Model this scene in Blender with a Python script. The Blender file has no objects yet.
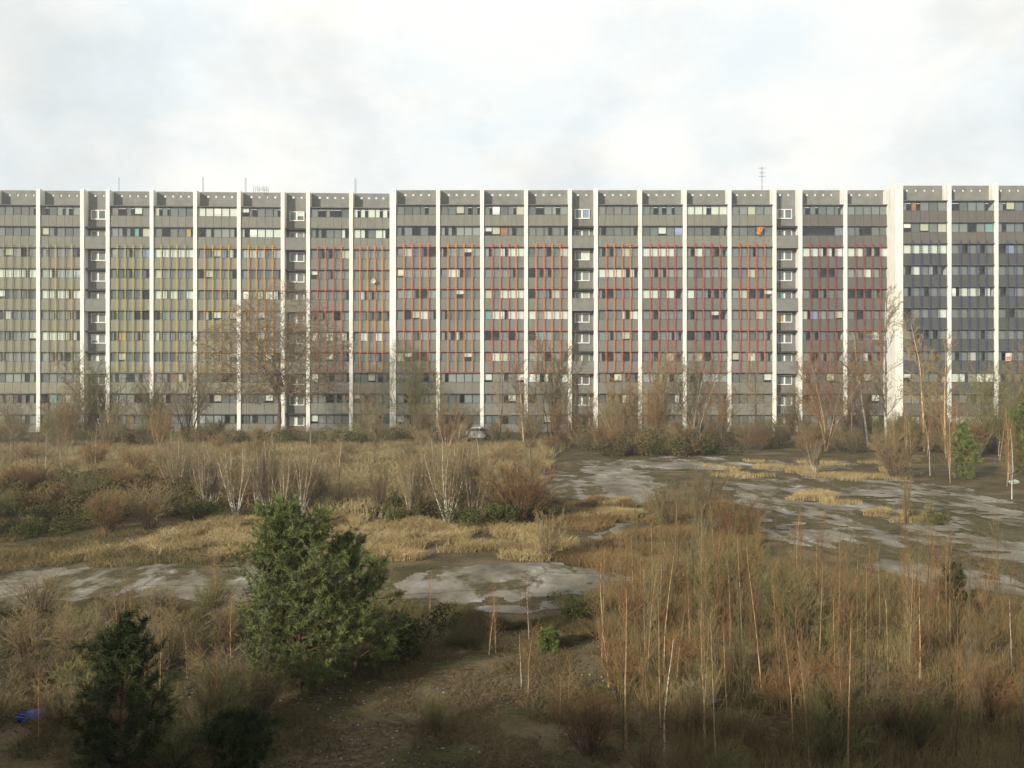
import bpy, bmesh, math, random
import numpy as np
from mathutils import Vector, Matrix, Euler

R = math.radians
C = bpy.context.scene
COL = C.collection
F = 887.0          # focal length in pixels at 1024 wide
HC = 6.4           # camera height

# ------------------------------------------------------------------ camera
cd = bpy.data.cameras.new('camera')
cam = bpy.data.objects.new('camera', cd); COL.objects.link(cam)
cam.location = (0, 0, HC); cam.rotation_euler = (R(90), 0, 0)
cd.sensor_width = 36; cd.lens = 36 * F / 1024
cd.clip_start = 0.1; cd.clip_end = 8000
C.camera = cam

# ------------------------------------------------------------------ light
AZ, EL = 38.0, 19.0        # sun stands behind the camera's left shoulder
sundir = Vector((math.sin(R(AZ)) * math.cos(R(EL)), math.cos(R(AZ)) * math.cos(R(EL)), -math.sin(R(EL))))
sl = bpy.data.lights.new('sun', 'SUN'); sl.energy = 4.0; sl.angle = R(1.8); sl.color = (1.0, 0.93, 0.80)
so = bpy.data.objects.new('sun', sl); COL.objects.link(so)
so.rotation_euler = sundir.to_track_quat('-Z', 'Y').to_euler()
C.view_settings.view_transform = 'Standard'; C.view_settings.look = 'None'
C.view_settings.exposure = 0.34; C.view_settings.gamma = 1.0
C.view_settings.use_curve_mapping = False
C.cycles.max_bounces = 6; C.cycles.diffuse_bounces = 3; C.cycles.glossy_bounces = 2
C.cycles.transparent_max_bounces = 8; C.cycles.transmission_bounces = 2

world = bpy.data.worlds.new('World'); C.world = world; world.use_nodes = True
nt = world.node_tree; nt.nodes.clear()
def N(t, typ, **kw):
    n = t.nodes.new(typ)
    for k, v in kw.items(): setattr(n, k, v)
    return n
def L(t, a, ao, b, bi): t.links.new(a.outputs[ao], b.inputs[bi])
out = N(nt, 'ShaderNodeOutputWorld'); bg = N(nt, 'ShaderNodeBackground'); L(nt, bg, 0, out, 0)
sky = N(nt, 'ShaderNodeTexSky', sky_type='NISHITA', sun_disc=False)
sky.sun_elevation = R(EL); sky.sun_rotation = R(180 + AZ); sky.dust_density = 2.0
bg.inputs[1].default_value = 0.08
tc = N(nt, 'ShaderNodeTexCoord')
def cloud_noise(scale, loc, detail, rough=0.55):
    mp = N(nt, 'ShaderNodeMapping'); L(nt, tc, 'Generated', mp, 0)
    mp.inputs['Scale'].default_value = scale; mp.inputs['Location'].default_value = loc
    n = N(nt, 'ShaderNodeTexNoise'); L(nt, mp, 0, n, 'Vector')
    n.inputs['Scale'].default_value = 1.0; n.inputs['Detail'].default_value = detail; n.inputs['Roughness'].default_value = rough
    return n
def ramp(t, stops, src=None, so_=0, interp='LINEAR'):
    r = N(t, 'ShaderNodeValToRGB'); r.color_ramp.interpolation = interp
    e = r.color_ramp.elements
    while len(e) < len(stops): e.new(0.5)
    for i, (p, c) in enumerate(stops):
        e[i].position = p; e[i].color = (c[0], c[1], c[2], 1) if hasattr(c, '__len__') else (c, c, c, 1)
    if src is not None: L(t, src, so_, r, 0)
    return r
def mixc(t, fac, a, b, blend='MIX'):
    m = N(t, 'ShaderNodeMix', data_type='RGBA', blend_type=blend)
    for s, v in ((0, fac), (6, a), (7, b)):
        if isinstance(v, tuple) and hasattr(v[0], 'outputs'): t.links.new(v[0].outputs[v[1]], m.inputs[s])
        elif hasattr(v, 'outputs'): t.links.new(v.outputs[0], m.inputs[s])
        elif s == 0: m.inputs[0].default_value = v
        else: m.inputs[s].default_value = (*v, 1)
    return (m, 2)
nz = cloud_noise((4.2, 4.2, 7.5), (0.35, 1.1, 0.25), 10, 0.56)
nz2 = cloud_noise((6.0, 6.0, 9.0), (3.3, 0.2, 1.7), 10, 0.6)
def math_(op, a, b):
    m = N(nt, 'ShaderNodeMath', operation=op)
    for i, v in ((0, a), (1, b)):
        if isinstance(v, (int, float)): m.inputs[i].default_value = v
        else: L(nt, v[0], v[1], m, i)
    return (m, 0)
nrm = N(nt, 'ShaderNodeVectorMath', operation='NORMALIZE'); L(nt, tc, 'Generated', nrm, 0)
def bank(az, el, rad, amp, flat=1.6):
    """a cloud bank round one compass direction (degrees right of the view axis, degrees up)"""
    d = Vector((math.sin(R(az)) * math.cos(R(el)), math.cos(R(az)) * math.cos(R(el)), math.sin(R(el))))
    v = N(nt, 'ShaderNodeVectorMath', operation='SUBTRACT'); L(nt, nrm, 0, v, 0); v.inputs[1].default_value = d
    v2 = N(nt, 'ShaderNodeVectorMath', operation='MULTIPLY'); L(nt, v, 0, v2, 0); v2.inputs[1].default_value = (1, 1, flat)
    ln = N(nt, 'ShaderNodeVectorMath', operation='LENGTH'); L(nt, v2, 0, ln, 0)
    mr = N(nt, 'ShaderNodeMapRange', interpolation_type='SMOOTHSTEP'); L(nt, ln, 1, mr, 0)
    mr.inputs[1].default_value = 0; mr.inputs[2].default_value = rad; mr.inputs[3].default_value = amp; mr.inputs[4].default_value = 0
    return (mr, 0)
dens = (nz, 0)
for b_ in ((8.2, 14.5, .09, .22), (2, 17, .12, -.06), (14, 15, .08, -.05), (-16, 12, .22, .07), (26, 12, .16, .07), (-8, 21, .25, .06), (22, 22, .20, -.05), (-1, 15, .10, -.04)): dens = math_('ADD', dens, bank(*b_))
grey = (nz2, 0)
for b_ in ((-29, 17, .26, .22), (-24, 13, .20, .12), (27, 20, .10, .20), (1, 13.5, .08, .14), (-13, 14, .12, .10)): grey = math_('ADD', grey, bank(*b_))
cl = ramp(nt, [(0.38, (8.9, 9.7, 10.0)), (0.50, (9.8, 10.15, 10.1)), (0.60, (10.6, 10.65, 10.2)), (0.70, (11.2, 11.1, 10.4))], dens[0])
gr = ramp(nt, [(0.50, 1.0), (0.60, 0.94), (0.78, 0.84)], grey[0])
cg = mixc(nt, 1.0, (cl, 0), (gr, 0), 'MULTIPLY')
sep = N(nt, 'ShaderNodeSeparateXYZ'); L(nt, tc, 'Generated', sep, 0)
high = ramp(nt, [(0.0, 1.0), (0.45, 1.0), (0.66, 0.50), (1.0, 0.40)], sep, 2)
skymix = mixc(nt, (high, 0), sky, cg)
nt.links.new(skymix[0].outputs[2], bg.inputs[0])

# ------------------------------------------------------------------ materials
MATS = {}
def new_mat(name):
    m = bpy.data.materials.new(name); m.use_nodes = True
    t = m.node_tree; p = t.nodes['Principled BSDF']
    p.inputs['Specular IOR Level'].default_value = 0.2
    return m, t, p
def mat(name, c1, c2=None, scale=3.0, rough=0.85, detail=5, bump=0.0, metal=0.0, stretch=(1, 1, 1), vary=0.0, spec=None, lo=0.35, hi=0.65):
    """noise-mixed two-tone surface; vary = brightness spread between copies"""
    if name in MATS: return MATS[name]
    m, t, p = new_mat(name)
    p.inputs['Roughness'].default_value = rough; p.inputs['Metallic'].default_value = metal
    if spec is not None: p.inputs['Specular IOR Level'].default_value = spec
    if c2 is None: c2 = tuple(v * 0.75 for v in c1)
    tcn = N(t, 'ShaderNodeTexCoord'); mp = N(t, 'ShaderNodeMapping'); L(t, tcn, 'Object', mp, 0)
    mp.inputs['Scale'].default_value = stretch
    n = N(t, 'ShaderNodeTexNoise'); L(t, mp, 0, n, 'Vector')
    n.inputs['Scale'].default_value = scale; n.inputs['Detail'].default_value = detail
    r = ramp(t, [(lo, c1), (hi, c2)], n)
    col = (r, 0)
    if vary:
        oi = N(t, 'ShaderNodeObjectInfo')
        mr = N(t, 'ShaderNodeMapRange'); L(t, oi, 'Random', mr, 0)
        mr.inputs[3].default_value = 1 - vary; mr.inputs[4].default_value = 1 + vary
        hs = N(t, 'ShaderNodeHueSaturation'); L(t, r, 0, hs, 'Color'); L(t, mr, 0, hs, 'Value')
        col = (hs, 0)
    t.links.new(col[0].outputs[0], p.inputs['Base Color'])
    if bump:
        b = N(t, 'ShaderNodeBump'); b.inputs['Strength'].default_value = bump; b.inputs['Distance'].default_value = 0.03
        L(t, n, 0, b, 'Height'); L(t, b, 0, p, 'Normal')
    MATS[name] = m; return m
def tintmat(name, ca, cb, rough=0.8, vary=0.15, trans=0.0):
    """colour from the per-face random attribute 'tint' (0..1)"""
    if name in MATS: return MATS[name]
    m, t, p = new_mat(name); p.inputs['Roughness'].default_value = rough
    a = N(t, 'ShaderNodeAttribute', attribute_name='tint')
    oi = N(t, 'ShaderNodeObjectInfo')
    mr = N(t, 'ShaderNodeMapRange'); L(t, oi, 'Random', mr, 0); mr.inputs[3].default_value = 1 - vary; mr.inputs[4].default_value = 1 + vary
    mm = mixc(t, (a, 'Fac'), ca, cb)
    hs = N(t, 'ShaderNodeHueSaturation'); t.links.new(mm[0].outputs[2], hs.inputs['Color']); L(t, mr, 0, hs, 'Value')
    L(t, hs, 0, p, 'Base Color')
    MATS[name] = m; return m

CONC = mat('cream_concrete', (0.60, 0.57, 0.48), (0.80, 0.785, 0.70), 2.6, 0.9, stretch=(1.5, 1.5, 0.12), lo=0.30, hi=0.52)
SPAN = mat('grey_panel', (0.175, 0.172, 0.142), (0.222, 0.215, 0.178), 1.6, 0.9, stretch=(2.5, 1, 0.5), lo=0.3, hi=0.7)
PARA = mat('grey_parapet', (0.175, 0.175, 0.155), (0.220, 0.214, 0.190), 1.2, 0.9)
LEDGE = mat('dark_ledge', (0.10, 0.10, 0.095), (0.15, 0.15, 0.14), 2.0, 0.8)
SLOTW = mat('dark_render', (0.150, 0.145, 0.125), (0.185, 0.180, 0.160), 2.0, 0.9)
BODY = mat('dark_core', (0.035, 0.035, 0.035), (0.05, 0.05, 0.05), 1.0)  # near-black colour holds the gloom of the rooms behind the glass
DFRAME = mat('dark_frame', (0.05, 0.05, 0.048), (0.07, 0.07, 0.065), 3.0, 0.5)
WFRAME = mat('white_frame', (0.78, 0.78, 0.74), (0.70, 0.70, 0.66), 3.0, 0.4)
STEEL = mat('grey_steel', (0.25, 0.25, 0.26), (0.32, 0.32, 0.33), 3.0, 0.4, metal=0.6)

def glass_mat():
    m, t, p = new_mat('window_glass')
    t.nodes.remove(p)
    o = [n for n in t.nodes if n.type == 'OUTPUT_MATERIAL'][0]
    tr = N(t, 'ShaderNodeBsdfTransparent'); tr.inputs[0].default_value = (0.86, 0.9, 0.88, 1)
    gl = N(t, 'ShaderNodeBsdfGlossy'); gl.inputs['Roughness'].default_value = 0.04
    lw = N(t, 'ShaderNodeLayerWeight'); lw.inputs[0].default_value = 0.3
    fr = ramp(t, [(0.0, 0.07), (0.5, 0.13), (0.8, 0.4), (1.0, 0.95)], lw, 1)
    mx = N(t, 'ShaderNodeMixShader'); L(t, fr, 0, mx, 0); L(t, tr, 0, mx, 1); L(t, gl, 0, mx, 2); L(t, mx, 0, o, 0)
    return m
GLASS = glass_mat()
def attr_mat(name, rough=0.8):
    m, t, p = new_mat(name); p.inputs['Roughness'].default_value = rough
    a = N(t, 'ShaderNodeAttribute', attribute_name='col'); L(t, a, 'Color', p, 'Base Color')
    return m
CURT = attr_mat('curtain_cloth')

# ------------------------------------------------------------------ mesh helpers
def link(name, me, parent=None, loc=None, mats=()):
    for m in mats: me.materials.append(m)
    o = bpy.data.objects.new(name, me); COL.objects.link(o)
    if parent is not None: o.parent = parent
    if loc is not None: o.location = loc
    return o
def tag(o, label=None, cat=None, group=None, kind=None):
    if label: o['label'] = label
    if cat: o['category'] = cat
    if group: o['group'] = group
    if kind: o['kind'] = kind
    return o
def empty(name, loc=(0, 0, 0), rz=0):
    o = bpy.data.objects.new(name, None); COL.objects.link(o); o.location = loc; o.rotation_euler = (0, 0, rz)
    o.empty_display_size = 0.3
    return o

class MB:
    """collects boxes, tubes and faces"""
    def __init__(s): s.v = []; s.f = []; s.m = []; s.c = []
    def box(s, x0, x1, y0, y1, z0, z1, mi=0, col=None):
        b = len(s.v)
        s.v += [(x0, y0, z0), (x1, y0, z0), (x1, y1, z0), (x0, y1, z0), (x0, y0, z1), (x1, y0, z1), (x1, y1, z1), (x0, y1, z1)]
        for q in ((0, 3, 2, 1), (4, 5, 6, 7), (0, 1, 5, 4), (1, 2, 6, 5), (2, 3, 7, 6), (3, 0, 4, 7)):
            s.f.append(tuple(b + i for i in q)); s.m.append(mi); s.c.append(col)
        return s
    def quad(s, pts, mi=0, col=None):
        b = len(s.v); s.v += [tuple(p) for p in pts]; s.f.append(tuple(range(b, b + len(pts)))); s.m.append(mi); s.c.append(col); return s
    def tube(s, pts, rads, n=6, mi=0, cap=True):
        rings = []
        for i, p in enumerate(pts):
            p = Vector(p)
            d = (Vector(pts[min(i + 1, len(pts) - 1)]) - Vector(pts[max(i - 1, 0)])).normalized()
            a = d.orthogonal().normalized() if abs(d.z) < 0.99 else Vector((1, 0, 0)); b_ = d.cross(a).normalized(); a = b_.cross(d)
            r = rads[i] if hasattr(rads, '__len__') else rads
            st = len(s.v)
            for k in range(n):
                t = 2 * math.pi * k / n
                s.v.append(tuple(p + (a * math.cos(t) + b_ * math.sin(t)) * r))
            rings.append(st)
        for i in range(len(rings) - 1):
            for k in range(n):
                s.f.append((rings[i] + k, rings[i] + (k + 1) % n, rings[i + 1] + (k + 1) % n, rings[i + 1] + k)); s.m.append(mi); s.c.append(None)
        if cap:
            for st in (rings[0], rings[-1]):
                s.f.append(tuple(range(st, st + n))); s.m.append(mi); s.c.append(None)
        return s
    def build(s, name, mats, parent=None, loc=None, smooth=False):
        me = bpy.data.meshes.new(name); me.from_pydata(s.v, [], s.f)
        if not isinstance(mats, (list, tuple)): mats = [mats]
        me.polygons.foreach_set('material_index', s.m)
        if any(c is not None for c in s.c):
            a = me.color_attributes.new('col', 'FLOAT_COLOR', 'CORNER')
            arr = []
            for f, c in zip(s.f, s.c):
                arr += list((*(c or (0.5, 0.5, 0.5)), 1)) * len(f)
            a.data.foreach_set('color', arr)
        if smooth: me.polygons.foreach_set('use_smooth', [True] * len(s.f))
        me.update()
        return link(name, me, parent, loc, mats)

def np_mesh(name, V, Fc, tint=None, smooth=False):
    """V (n,3), Fc (m,k) arrays"""
    me = bpy.data.meshes.new(name)
    m, k = Fc.shape
    me.vertices.add(len(V)); me.vertices.foreach_set('co', V.astype(np.float32).ravel())
    me.loops.add(m * k); me.loops.foreach_set('vertex_index', Fc.astype(np.int32).ravel())
    me.polygons.add(m); me.polygons.foreach_set('loop_start', np.arange(0, m * k, k, dtype=np.int32))
    if tint is not None:
        a = me.attributes.new('tint', 'FLOAT', 'FACE'); a.data.foreach_set('value', tint.astype(np.float32))
    if smooth: me.polygons.foreach_set('use_smooth', np.ones(m, dtype=bool))
    me.update(calc_edges=True); me.validate(); return me

def segs_mesh(name, segs, sides=3, tint=None):
    """segs: rows of p0(3) p1(3) r0 r1"""
    S = np.array(segs, dtype=float); n = len(S)
    P0, P1, r0, r1 = S[:, :3], S[:, 3:6], S[:, 6], S[:, 7]
    d = P1 - P0; d /= np.maximum(np.linalg.norm(d, axis=1, keepdims=True), 1e-9)
    ref = np.where(np.abs(d[:, 2:3]) > 0.8, np.array([[1., 0, 0]]), np.array([[0, 0, 1.]]))
    a = np.cross(d, ref); a /= np.linalg.norm(a, axis=1, keepdims=True); b = np.cross(d, a)
    V = np.zeros((n, 2, sides, 3))
    for k in range(sides):
        t = 2 * math.pi * k / sides; o = a * math.cos(t) + b * math.sin(t)
        V[:, 0, k] = P0 + o * r0[:, None]; V[:, 1, k] = P1 + o * r1[:, None]
    Fc = np.zeros((n, sides, 4), dtype=int); base = np.arange(n) * 2 * sides
    for k in range(sides):
        k2 = (k + 1) % sides
        Fc[:, k] = np.stack([base + k, base + k2, base + sides + k2, base + sides + k], 1)
    tf = np.repeat(tint, sides) if tint is not None else None
    return np_mesh(name, V.reshape(-1, 3), Fc.reshape(-1, 4), tf, smooth=sides > 4)

def blades_mesh(name, P, D, W, rng, bend=0.3, tint=None):
    """narrow bent blades: base P, vector D (full length), width W; two stacked faces each"""
    n = len(P)
    side = np.cross(D, rng.normal(size=(n, 3))); side /= np.maximum(np.linalg.norm(side, axis=1, keepdims=True), 1e-9)
    Lh = np.linalg.norm(D, axis=1, keepdims=True)
    off = rng.normal(size=(n, 3)) * [1, 1, 0.2]; off /= np.linalg.norm(off, axis=1, keepdims=True)
    M = P + D * 0.5; T = P + D + off * Lh * bend * rng.random((n, 1)); T[:, 2] -= (Lh * bend * 0.4)[:, 0]
    w = W[:, None] * 0.5
    V = np.stack([P - side * w, P + side * w, M + side * w * 0.8, M - side * w * 0.8, T + side * w * 0.15, T - side * w * 0.15], 1).reshape(-1, 3)
    b = np.arange(n) * 6
    Fc = np.concatenate([np.stack([b, b + 1, b + 2, b + 3], 1), np.stack([b + 3, b + 2, b + 4, b + 5], 1)])
    if tint is None: tint = rng.random(n)
    return np_mesh(name, V, Fc, np.concatenate([tint, tint]))

def leaves_mesh(name, P, size, rng, tint=None, flat=0.0):
    n = len(P)
    u = rng.normal(size=(n, 3)); u[:, 2] *= (1 - flat); u /= np.linalg.norm(u, axis=1, keepdims=True)
    v = np.cross(u, rng.normal(size=(n, 3))); v /= np.linalg.norm(v, axis=1, keepdims=True)
    s = (size * (0.6 + 0.8 * rng.random(n)))[:, None] * 0.5
    V = np.stack([P - u * s, P + v * s * 0.55, P + u * s, P - v * s * 0.55], 1).reshape(-1, 3)
    b = np.arange(n) * 4
    return np_mesh(name, V, np.stack([b, b + 1, b + 2, b + 3], 1), rng.random(n) if tint is None else tint)

# ------------------------------------------------------------------ terrain
def vnoise(x, y, s, seed=0):
    """smooth value noise, vectorised"""
    x = np.asarray(x, float) / s; y = np.asarray(y, float) / s
    xi = np.floor(x); yi = np.floor(y); fx = x - xi; fy = y - yi
    fx = fx * fx * (3 - 2 * fx); fy = fy * fy * (3 - 2 * fy)
    def h(a, b):
        q = np.sin(a * 127.1 + b * 311.7 + seed * 74.7) * 43758.5453
        return q - np.floor(q)
    return (h(xi, yi) * (1 - fx) + h(xi + 1, yi) * fx) * (1 - fy) + (h(xi, yi + 1) * (1 - fx) + h(xi + 1, yi + 1) * fx) * fy
def hgt(x, y):
    x = np.asarray(x, float); y = np.asarray(y, float)
    z = (vnoise(x, y, 6, 1) - 0.5) * 0.22 + (vnoise(x, y, 1.7, 2) - 0.5) * 0.10 * np.clip((24 - y) / 4, 0, 1)
    z = z + 0.5 * np.clip((-x - 8) / 14, 0, 1) * np.exp(-((y - 47) / 7) ** 2)     # low bank under the brambles
    fade = np.clip((100 - y) / 10, 0, 1); z = z * fade
    t = np.clip((9.5 - y) / 6.0, 0, 1); z = z * (1 - t) + 3.5 * (t * t * (3 - 2 * t))
    return z
def gz(x, y): return float(hgt(x, y))
def G(px, py):
    """ground point seen at that pixel, on flat ground"""
    Y = F * HC / (py - 384.0); return ((px - 512.0) / F * Y, Y)

xs = np.concatenate([[-4000, -1500, -600, -250, -140], np.arange(-90, 90.1, 0.6), [140, 250, 600, 1500, 4000]])
ys = np.concatenate([[-4000, -1000, -200, -40, -10], np.arange(-2, 60, 0.35), np.arange(60, 125, 1.2), [150, 250, 600, 1500, 5000]])
X, Y = np.meshgrid(xs, ys)
Z = np.where((np.abs(X) < 95) & (Y > -15) & (Y < 130), hgt(X, Y), np.where(Y < 5, 3.5, 0.0))
V = np.stack([X, Y, Z], -1).reshape(-1, 3); nx, ny = len(xs), len(ys)
idx = np.arange(nx * ny).reshape(ny, nx)
Fc = np.stack([idx[:-1, :-1], idx[:-1, 1:], idx[1:, 1:], idx[1:, :-1]], -1).reshape(-1, 4)
def ground_mat():
    m, t, p = new_mat('wild_ground'); p.inputs['Roughness'].default_value = 0.95
    tcn = N(t, 'ShaderNodeTexCoord')
    def nse(s, d=6, st=(1, 1, 1), r=0.6):
        mp = N(t, 'ShaderNodeMapping'); L(t, tcn, 'Object', mp, 0); mp.inputs['Scale'].default_value = st
        n = N(t, 'ShaderNodeTexNoise'); L(t, mp, 0, n, 'Vector'); n.inputs['Scale'].default_value = s; n.inputs['Detail'].default_value = d; n.inputs['Roughness'].default_value = r
        return n
    litter = ramp(t, [(0.30, (0.026, 0.019, 0.009)), (0.48, (0.095, 0.066, 0.031)), (0.60, (0.170, 0.125, 0.065)), (0.72, (0.26, 0.22, 0.16))], nse(7.0, 8, r=0.75))
    moss = ramp(t, [(0.3, (0.030, 0.034, 0.007)), (0.7, (0.085, 0.085, 0.020))], nse(9.0, 6))
    straw = ramp(t, [(0.3, (0.12, 0.088, 0.04)), (0.7, (0.25, 0.19, 0.10))], nse(12, 6))
    f1 = ramp(t, [(0.46, 0.0), (0.60, 0.85)], nse(0.45, 5)); f2 = ramp(t, [(0.50, 0.0), (0.62, 0.9)], nse(0.30, 6, st=(1, 1.3, 5)))
    a = mixc(t, f1, litter, moss); b = mixc(t, f2, a, straw)
    t.links.new(b[0].outputs[2], p.inputs['Base Color'])
    bp = N(t, 'ShaderNodeBump'); bp.inputs['Strength'].default_value = 0.9; bp.inputs['Distance'].default_value = 0.06
    L(t, nse(9, 8, r=0.7), 0, bp, 'Height'); L(t, bp, 0, p, 'Normal')
    return m
g = link('ground', np_mesh('ground', V, Fc, smooth=True), mats=[ground_mat()]); tag(g, kind='structure')

# broken concrete surfaces: outlines on the ground, edges eaten away by noise
def inpoly(x, y, poly):
    c = np.zeros(x.shape, bool); n = len(poly); j = n - 1
    for i in range(n):
        xi, yi = poly[i]; xj, yj = poly[j]
        c ^= ((yi > y) != (yj > y)) & (x < (xj - xi) * (y - yi) / (yj - yi + 1e-12) + xi); j = i
    return c
def G3(pts): return [G(*p) for p in pts]
SLABS = [
 [(-60, 592), (8, 572), (45, 566), (110, 570), (170, 566), (250, 568), (330, 572), (330, 598), (245, 604), (150, 600), (60, 598), (10, 600), (-60, 610)],
 [(385, 582), (440, 569), (500, 562), (560, 563), (606, 573), (640, 578), (590, 602), (545, 616), (500, 612), (462, 603), (410, 600)],
 [(584, 466), (630, 460), (646, 474), (666, 500), (640, 508), (602, 502), (594, 482)],
 [(538, 470), (572, 468), (603, 494), (585, 505), (552, 503), (543, 490)],
 [(612, 512), (640, 508), (660, 516), (640, 523), (615, 521)],
 [(540, 548), (575, 535), (640, 524), (652, 528), (600, 541), (560, 556)],
 [(560, 462), (700, 457), (860, 462), (862, 470), (760, 470), (655, 470)],
 [(722, 484), (800, 478), (900, 480), (965, 488), (1030, 508), (1180, 545), (1180, 640), (1024, 606), (940, 592), (880, 578), (850, 562), (790, 548), (740, 520)],
]
CS = [.08, .08, .12, .12, .12, .12, .14, .12]
def slab_cells(poly, seed, cs):
    p = np.array(G3(poly)); x0, y0 = p.min(0) - 0.5; x1, y1 = p.max(0) + 0.5
    xx = np.arange(x0, x1, cs); yy = np.arange(y0, y1, cs); Xc, Yc = np.meshgrid(xx, yy)
    wx = (vnoise(Xc, Yc, 1.3, seed) - .5) * 1.3 + (vnoise(Xc, Yc, 0.4, seed + 1) - .5) * 0.5
    wy = (vnoise(Xc, Yc, 1.3, seed + 2) - .5) * 2.2 + (vnoise(Xc, Yc, 0.4, seed + 3) - .5) * 0.7
    k = inpoly(Xc + wx, Yc + wy, G3(poly))
    holes = 0.6 * vnoise(Xc * 0.5, Yc, 2.2, seed + 5) + 0.4 * vnoise(Xc, Yc, 0.6, seed + 6)
    k &= holes < (0.78 if seed in (24,) else 0.70)
    return Xc, Yc, k
def conc_mat(name='broken_concrete', mlo=0.485, mhi=0.535):
    m, t, p = new_mat(name); p.inputs['Roughness'].default_value = 1.0; p.inputs['Specular IOR Level'].default_value = 0.03
    tcn = N(t, 'ShaderNodeTexCoord')
    def nse(s, d=6, st=(1, 1, 1), r=0.6):
        mp = N(t, 'ShaderNodeMapping'); L(t, tcn, 'Object', mp, 0); mp.inputs['Scale'].default_value = st
        n = N(t, 'ShaderNodeTexNoise'); L(t, mp, 0, n, 'Vector'); n.inputs['Scale'].default_value = s; n.inputs['Detail'].default_value = d; n.inputs['Roughness'].default_value = r
        return n
    c = ramp(t, [(0.32, (0.13, 0.115, 0.088)), (0.46, (0.22, 0.196, 0.150)), (0.54, (0.29, 0.260, 0.200)), (0.59, (0.31, 0.295, 0.25)), (0.64, (0.46, 0.435, 0.37))], nse(0.50, 10, st=(1.1, 0.55, 1), r=0.66))
    moss = ramp(t, [(0.3, (0.045, 0.040, 0.016)), (0.7, (0.155, 0.125, 0.060))], nse(5, 6))
    f = ramp(t, [(mlo, 0.0), (mhi, 0.92)], nse(0.42, 10, st=(0.8, 0.40, 1), r=0.68))
    a = mixc(t, f, c, moss)
    vo = N(t, 'ShaderNodeTexVoronoi', feature='DISTANCE_TO_EDGE'); vo.inputs['Scale'].default_value = 0.33
    nw = nse(1.4, 3); mv = N(t, 'ShaderNodeMix', data_type='VECTOR'); mv.inputs[0].default_value = 0.35
    t.links.new(tcn.outputs['Object'], mv.inputs[4]); t.links.new(nw.outputs['Color'], mv.inputs[5]); t.links.new(mv.outputs[1], vo.inputs['Vector'])
    cr = ramp(t, [(0.0, 0.5), (0.006, 0.4), (0.012, 0.0)], vo)
    b = mixc(t, cr, a, (0.04, 0.036, 0.018))
    t.links.new(b[0].outputs[2], p.inputs['Base Color'])
    bp = N(t, 'ShaderNodeBump'); bp.inputs['Strength'].default_value = 0.5; bp.inputs['Distance'].default_value = 0.03
    L(t, nse(4, 8), 0, bp, 'Height'); L(t, bp, 0, p, 'Normal')
    return m
CM = conc_mat(); CT = conc_mat('worn_track', 0.56, 0.62); CS_ = conc_mat('worn_slab', 0.505, 0.56); SLABMASKS = [G3(s) for s in SLABS]
for i, s in enumerate(SLABS):
    cs = CS[i]; Xc, Yc, k = slab_cells(s, 10 + 7 * i, cs)
    xk, yk = Xc[k], Yc[k]; n = len(xk)
    if not n: continue
    h = cs / 2
    q = np.stack([np.stack([xk + a * h, yk + b * h], -1) for a, b in ((-1, -1), (1, -1), (1, 1), (-1, 1))], 1).reshape(-1, 2)
    key = np.round(q / cs * 2).astype(np.int64); u, inv = np.unique(key, axis=0, return_inverse=True); inv = inv.reshape(-1)
    uv = u * cs / 2
    z = hgt(uv[:, 0], uv[:, 1]) + 0.010 + 0.002 * i
    me = np_mesh('concrete_yard', np.column_stack([uv, z]), inv.reshape(-1, 4), smooth=True)
    o = link('concrete_yard', me, mats=[CS_ if i == 1 else CT if i == 2 else CM]); tag(o, kind='structure')
def on_slab(x, y):
    c = np.zeros(np.shape(x), bool)
    for p in SLABMASKS: c |= inpoly(np.asarray(x), np.asarray(y), p)
    return c

# ------------------------------------------------------------------ the apartment slab
LEDGES = [30.2 - 2.79 * k for k in range(11)]
WH = 1.26            # window height
PX = 1.0 / 7.517
STRIPCOL = {}
def strip_mat(key):
    cols = {'olive': (0.36, 0.32, 0.14), 'yellow': (0.55, 0.45, 0.06), 'amber': (0.68, 0.34, 0.05), 'orange': (0.75, 0.22, 0.05),
            'vermilion': (0.74, 0.15, 0.05), 'red': (0.62, 0.065, 0.045), 'crimson': (0.34, 0.035, 0.04), 'blue': (0.035, 0.05, 0.15), 'teal': (0.03, 0.07, 0.11)}
    c = cols[key]
    return mat('strip_' + key, c, tuple(v * 0.8 for v in c), 4, 0.5)
rb = random.Random(5)
def panel(name, c, k):
    return mat(name, c, tuple(v * 1.2 for v in c), 1.6, 0.9, stretch=(2.5, 1, 0.5), lo=0.3, hi=0.7)
PANELS = {'olive': panel('hazed_sand_panel', (0.205, 0.200, 0.150), 1), 'yellow': panel('hazed_sand_panel', (0.205, 0.200, 0.150), 1), 'amber': panel('warm_grey_panel', (0.195, 0.180, 0.140), 1),  # strip tint plus painted haze: left panels coloured paler, right ones darker
          'orange': panel('umber_grey_panel', (0.170, 0.162, 0.138), 1), 'vermilion': panel('umber_grey_panel', (0.170, 0.162, 0.138), 1), 'red': panel('mauve_grey_panel', (0.150, 0.140, 0.122), 1),
          'crimson': panel('dark_mauve_panel', (0.116, 0.108, 0.096), 1), 'blue': panel('slate_panel', (0.074, 0.077, 0.074), 1), 'teal': panel('slate_panel', (0.074, 0.077, 0.074), 1)}
NET = [(0.22, 0.235, 0.235), (0.28, 0.29, 0.28), (0.20, 0.205, 0.20), (0.33, 0.33, 0.30), (0.25, 0.245, 0.22), (0.20, 0.20, 0.185)]
NETW = [NET[0]]
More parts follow.
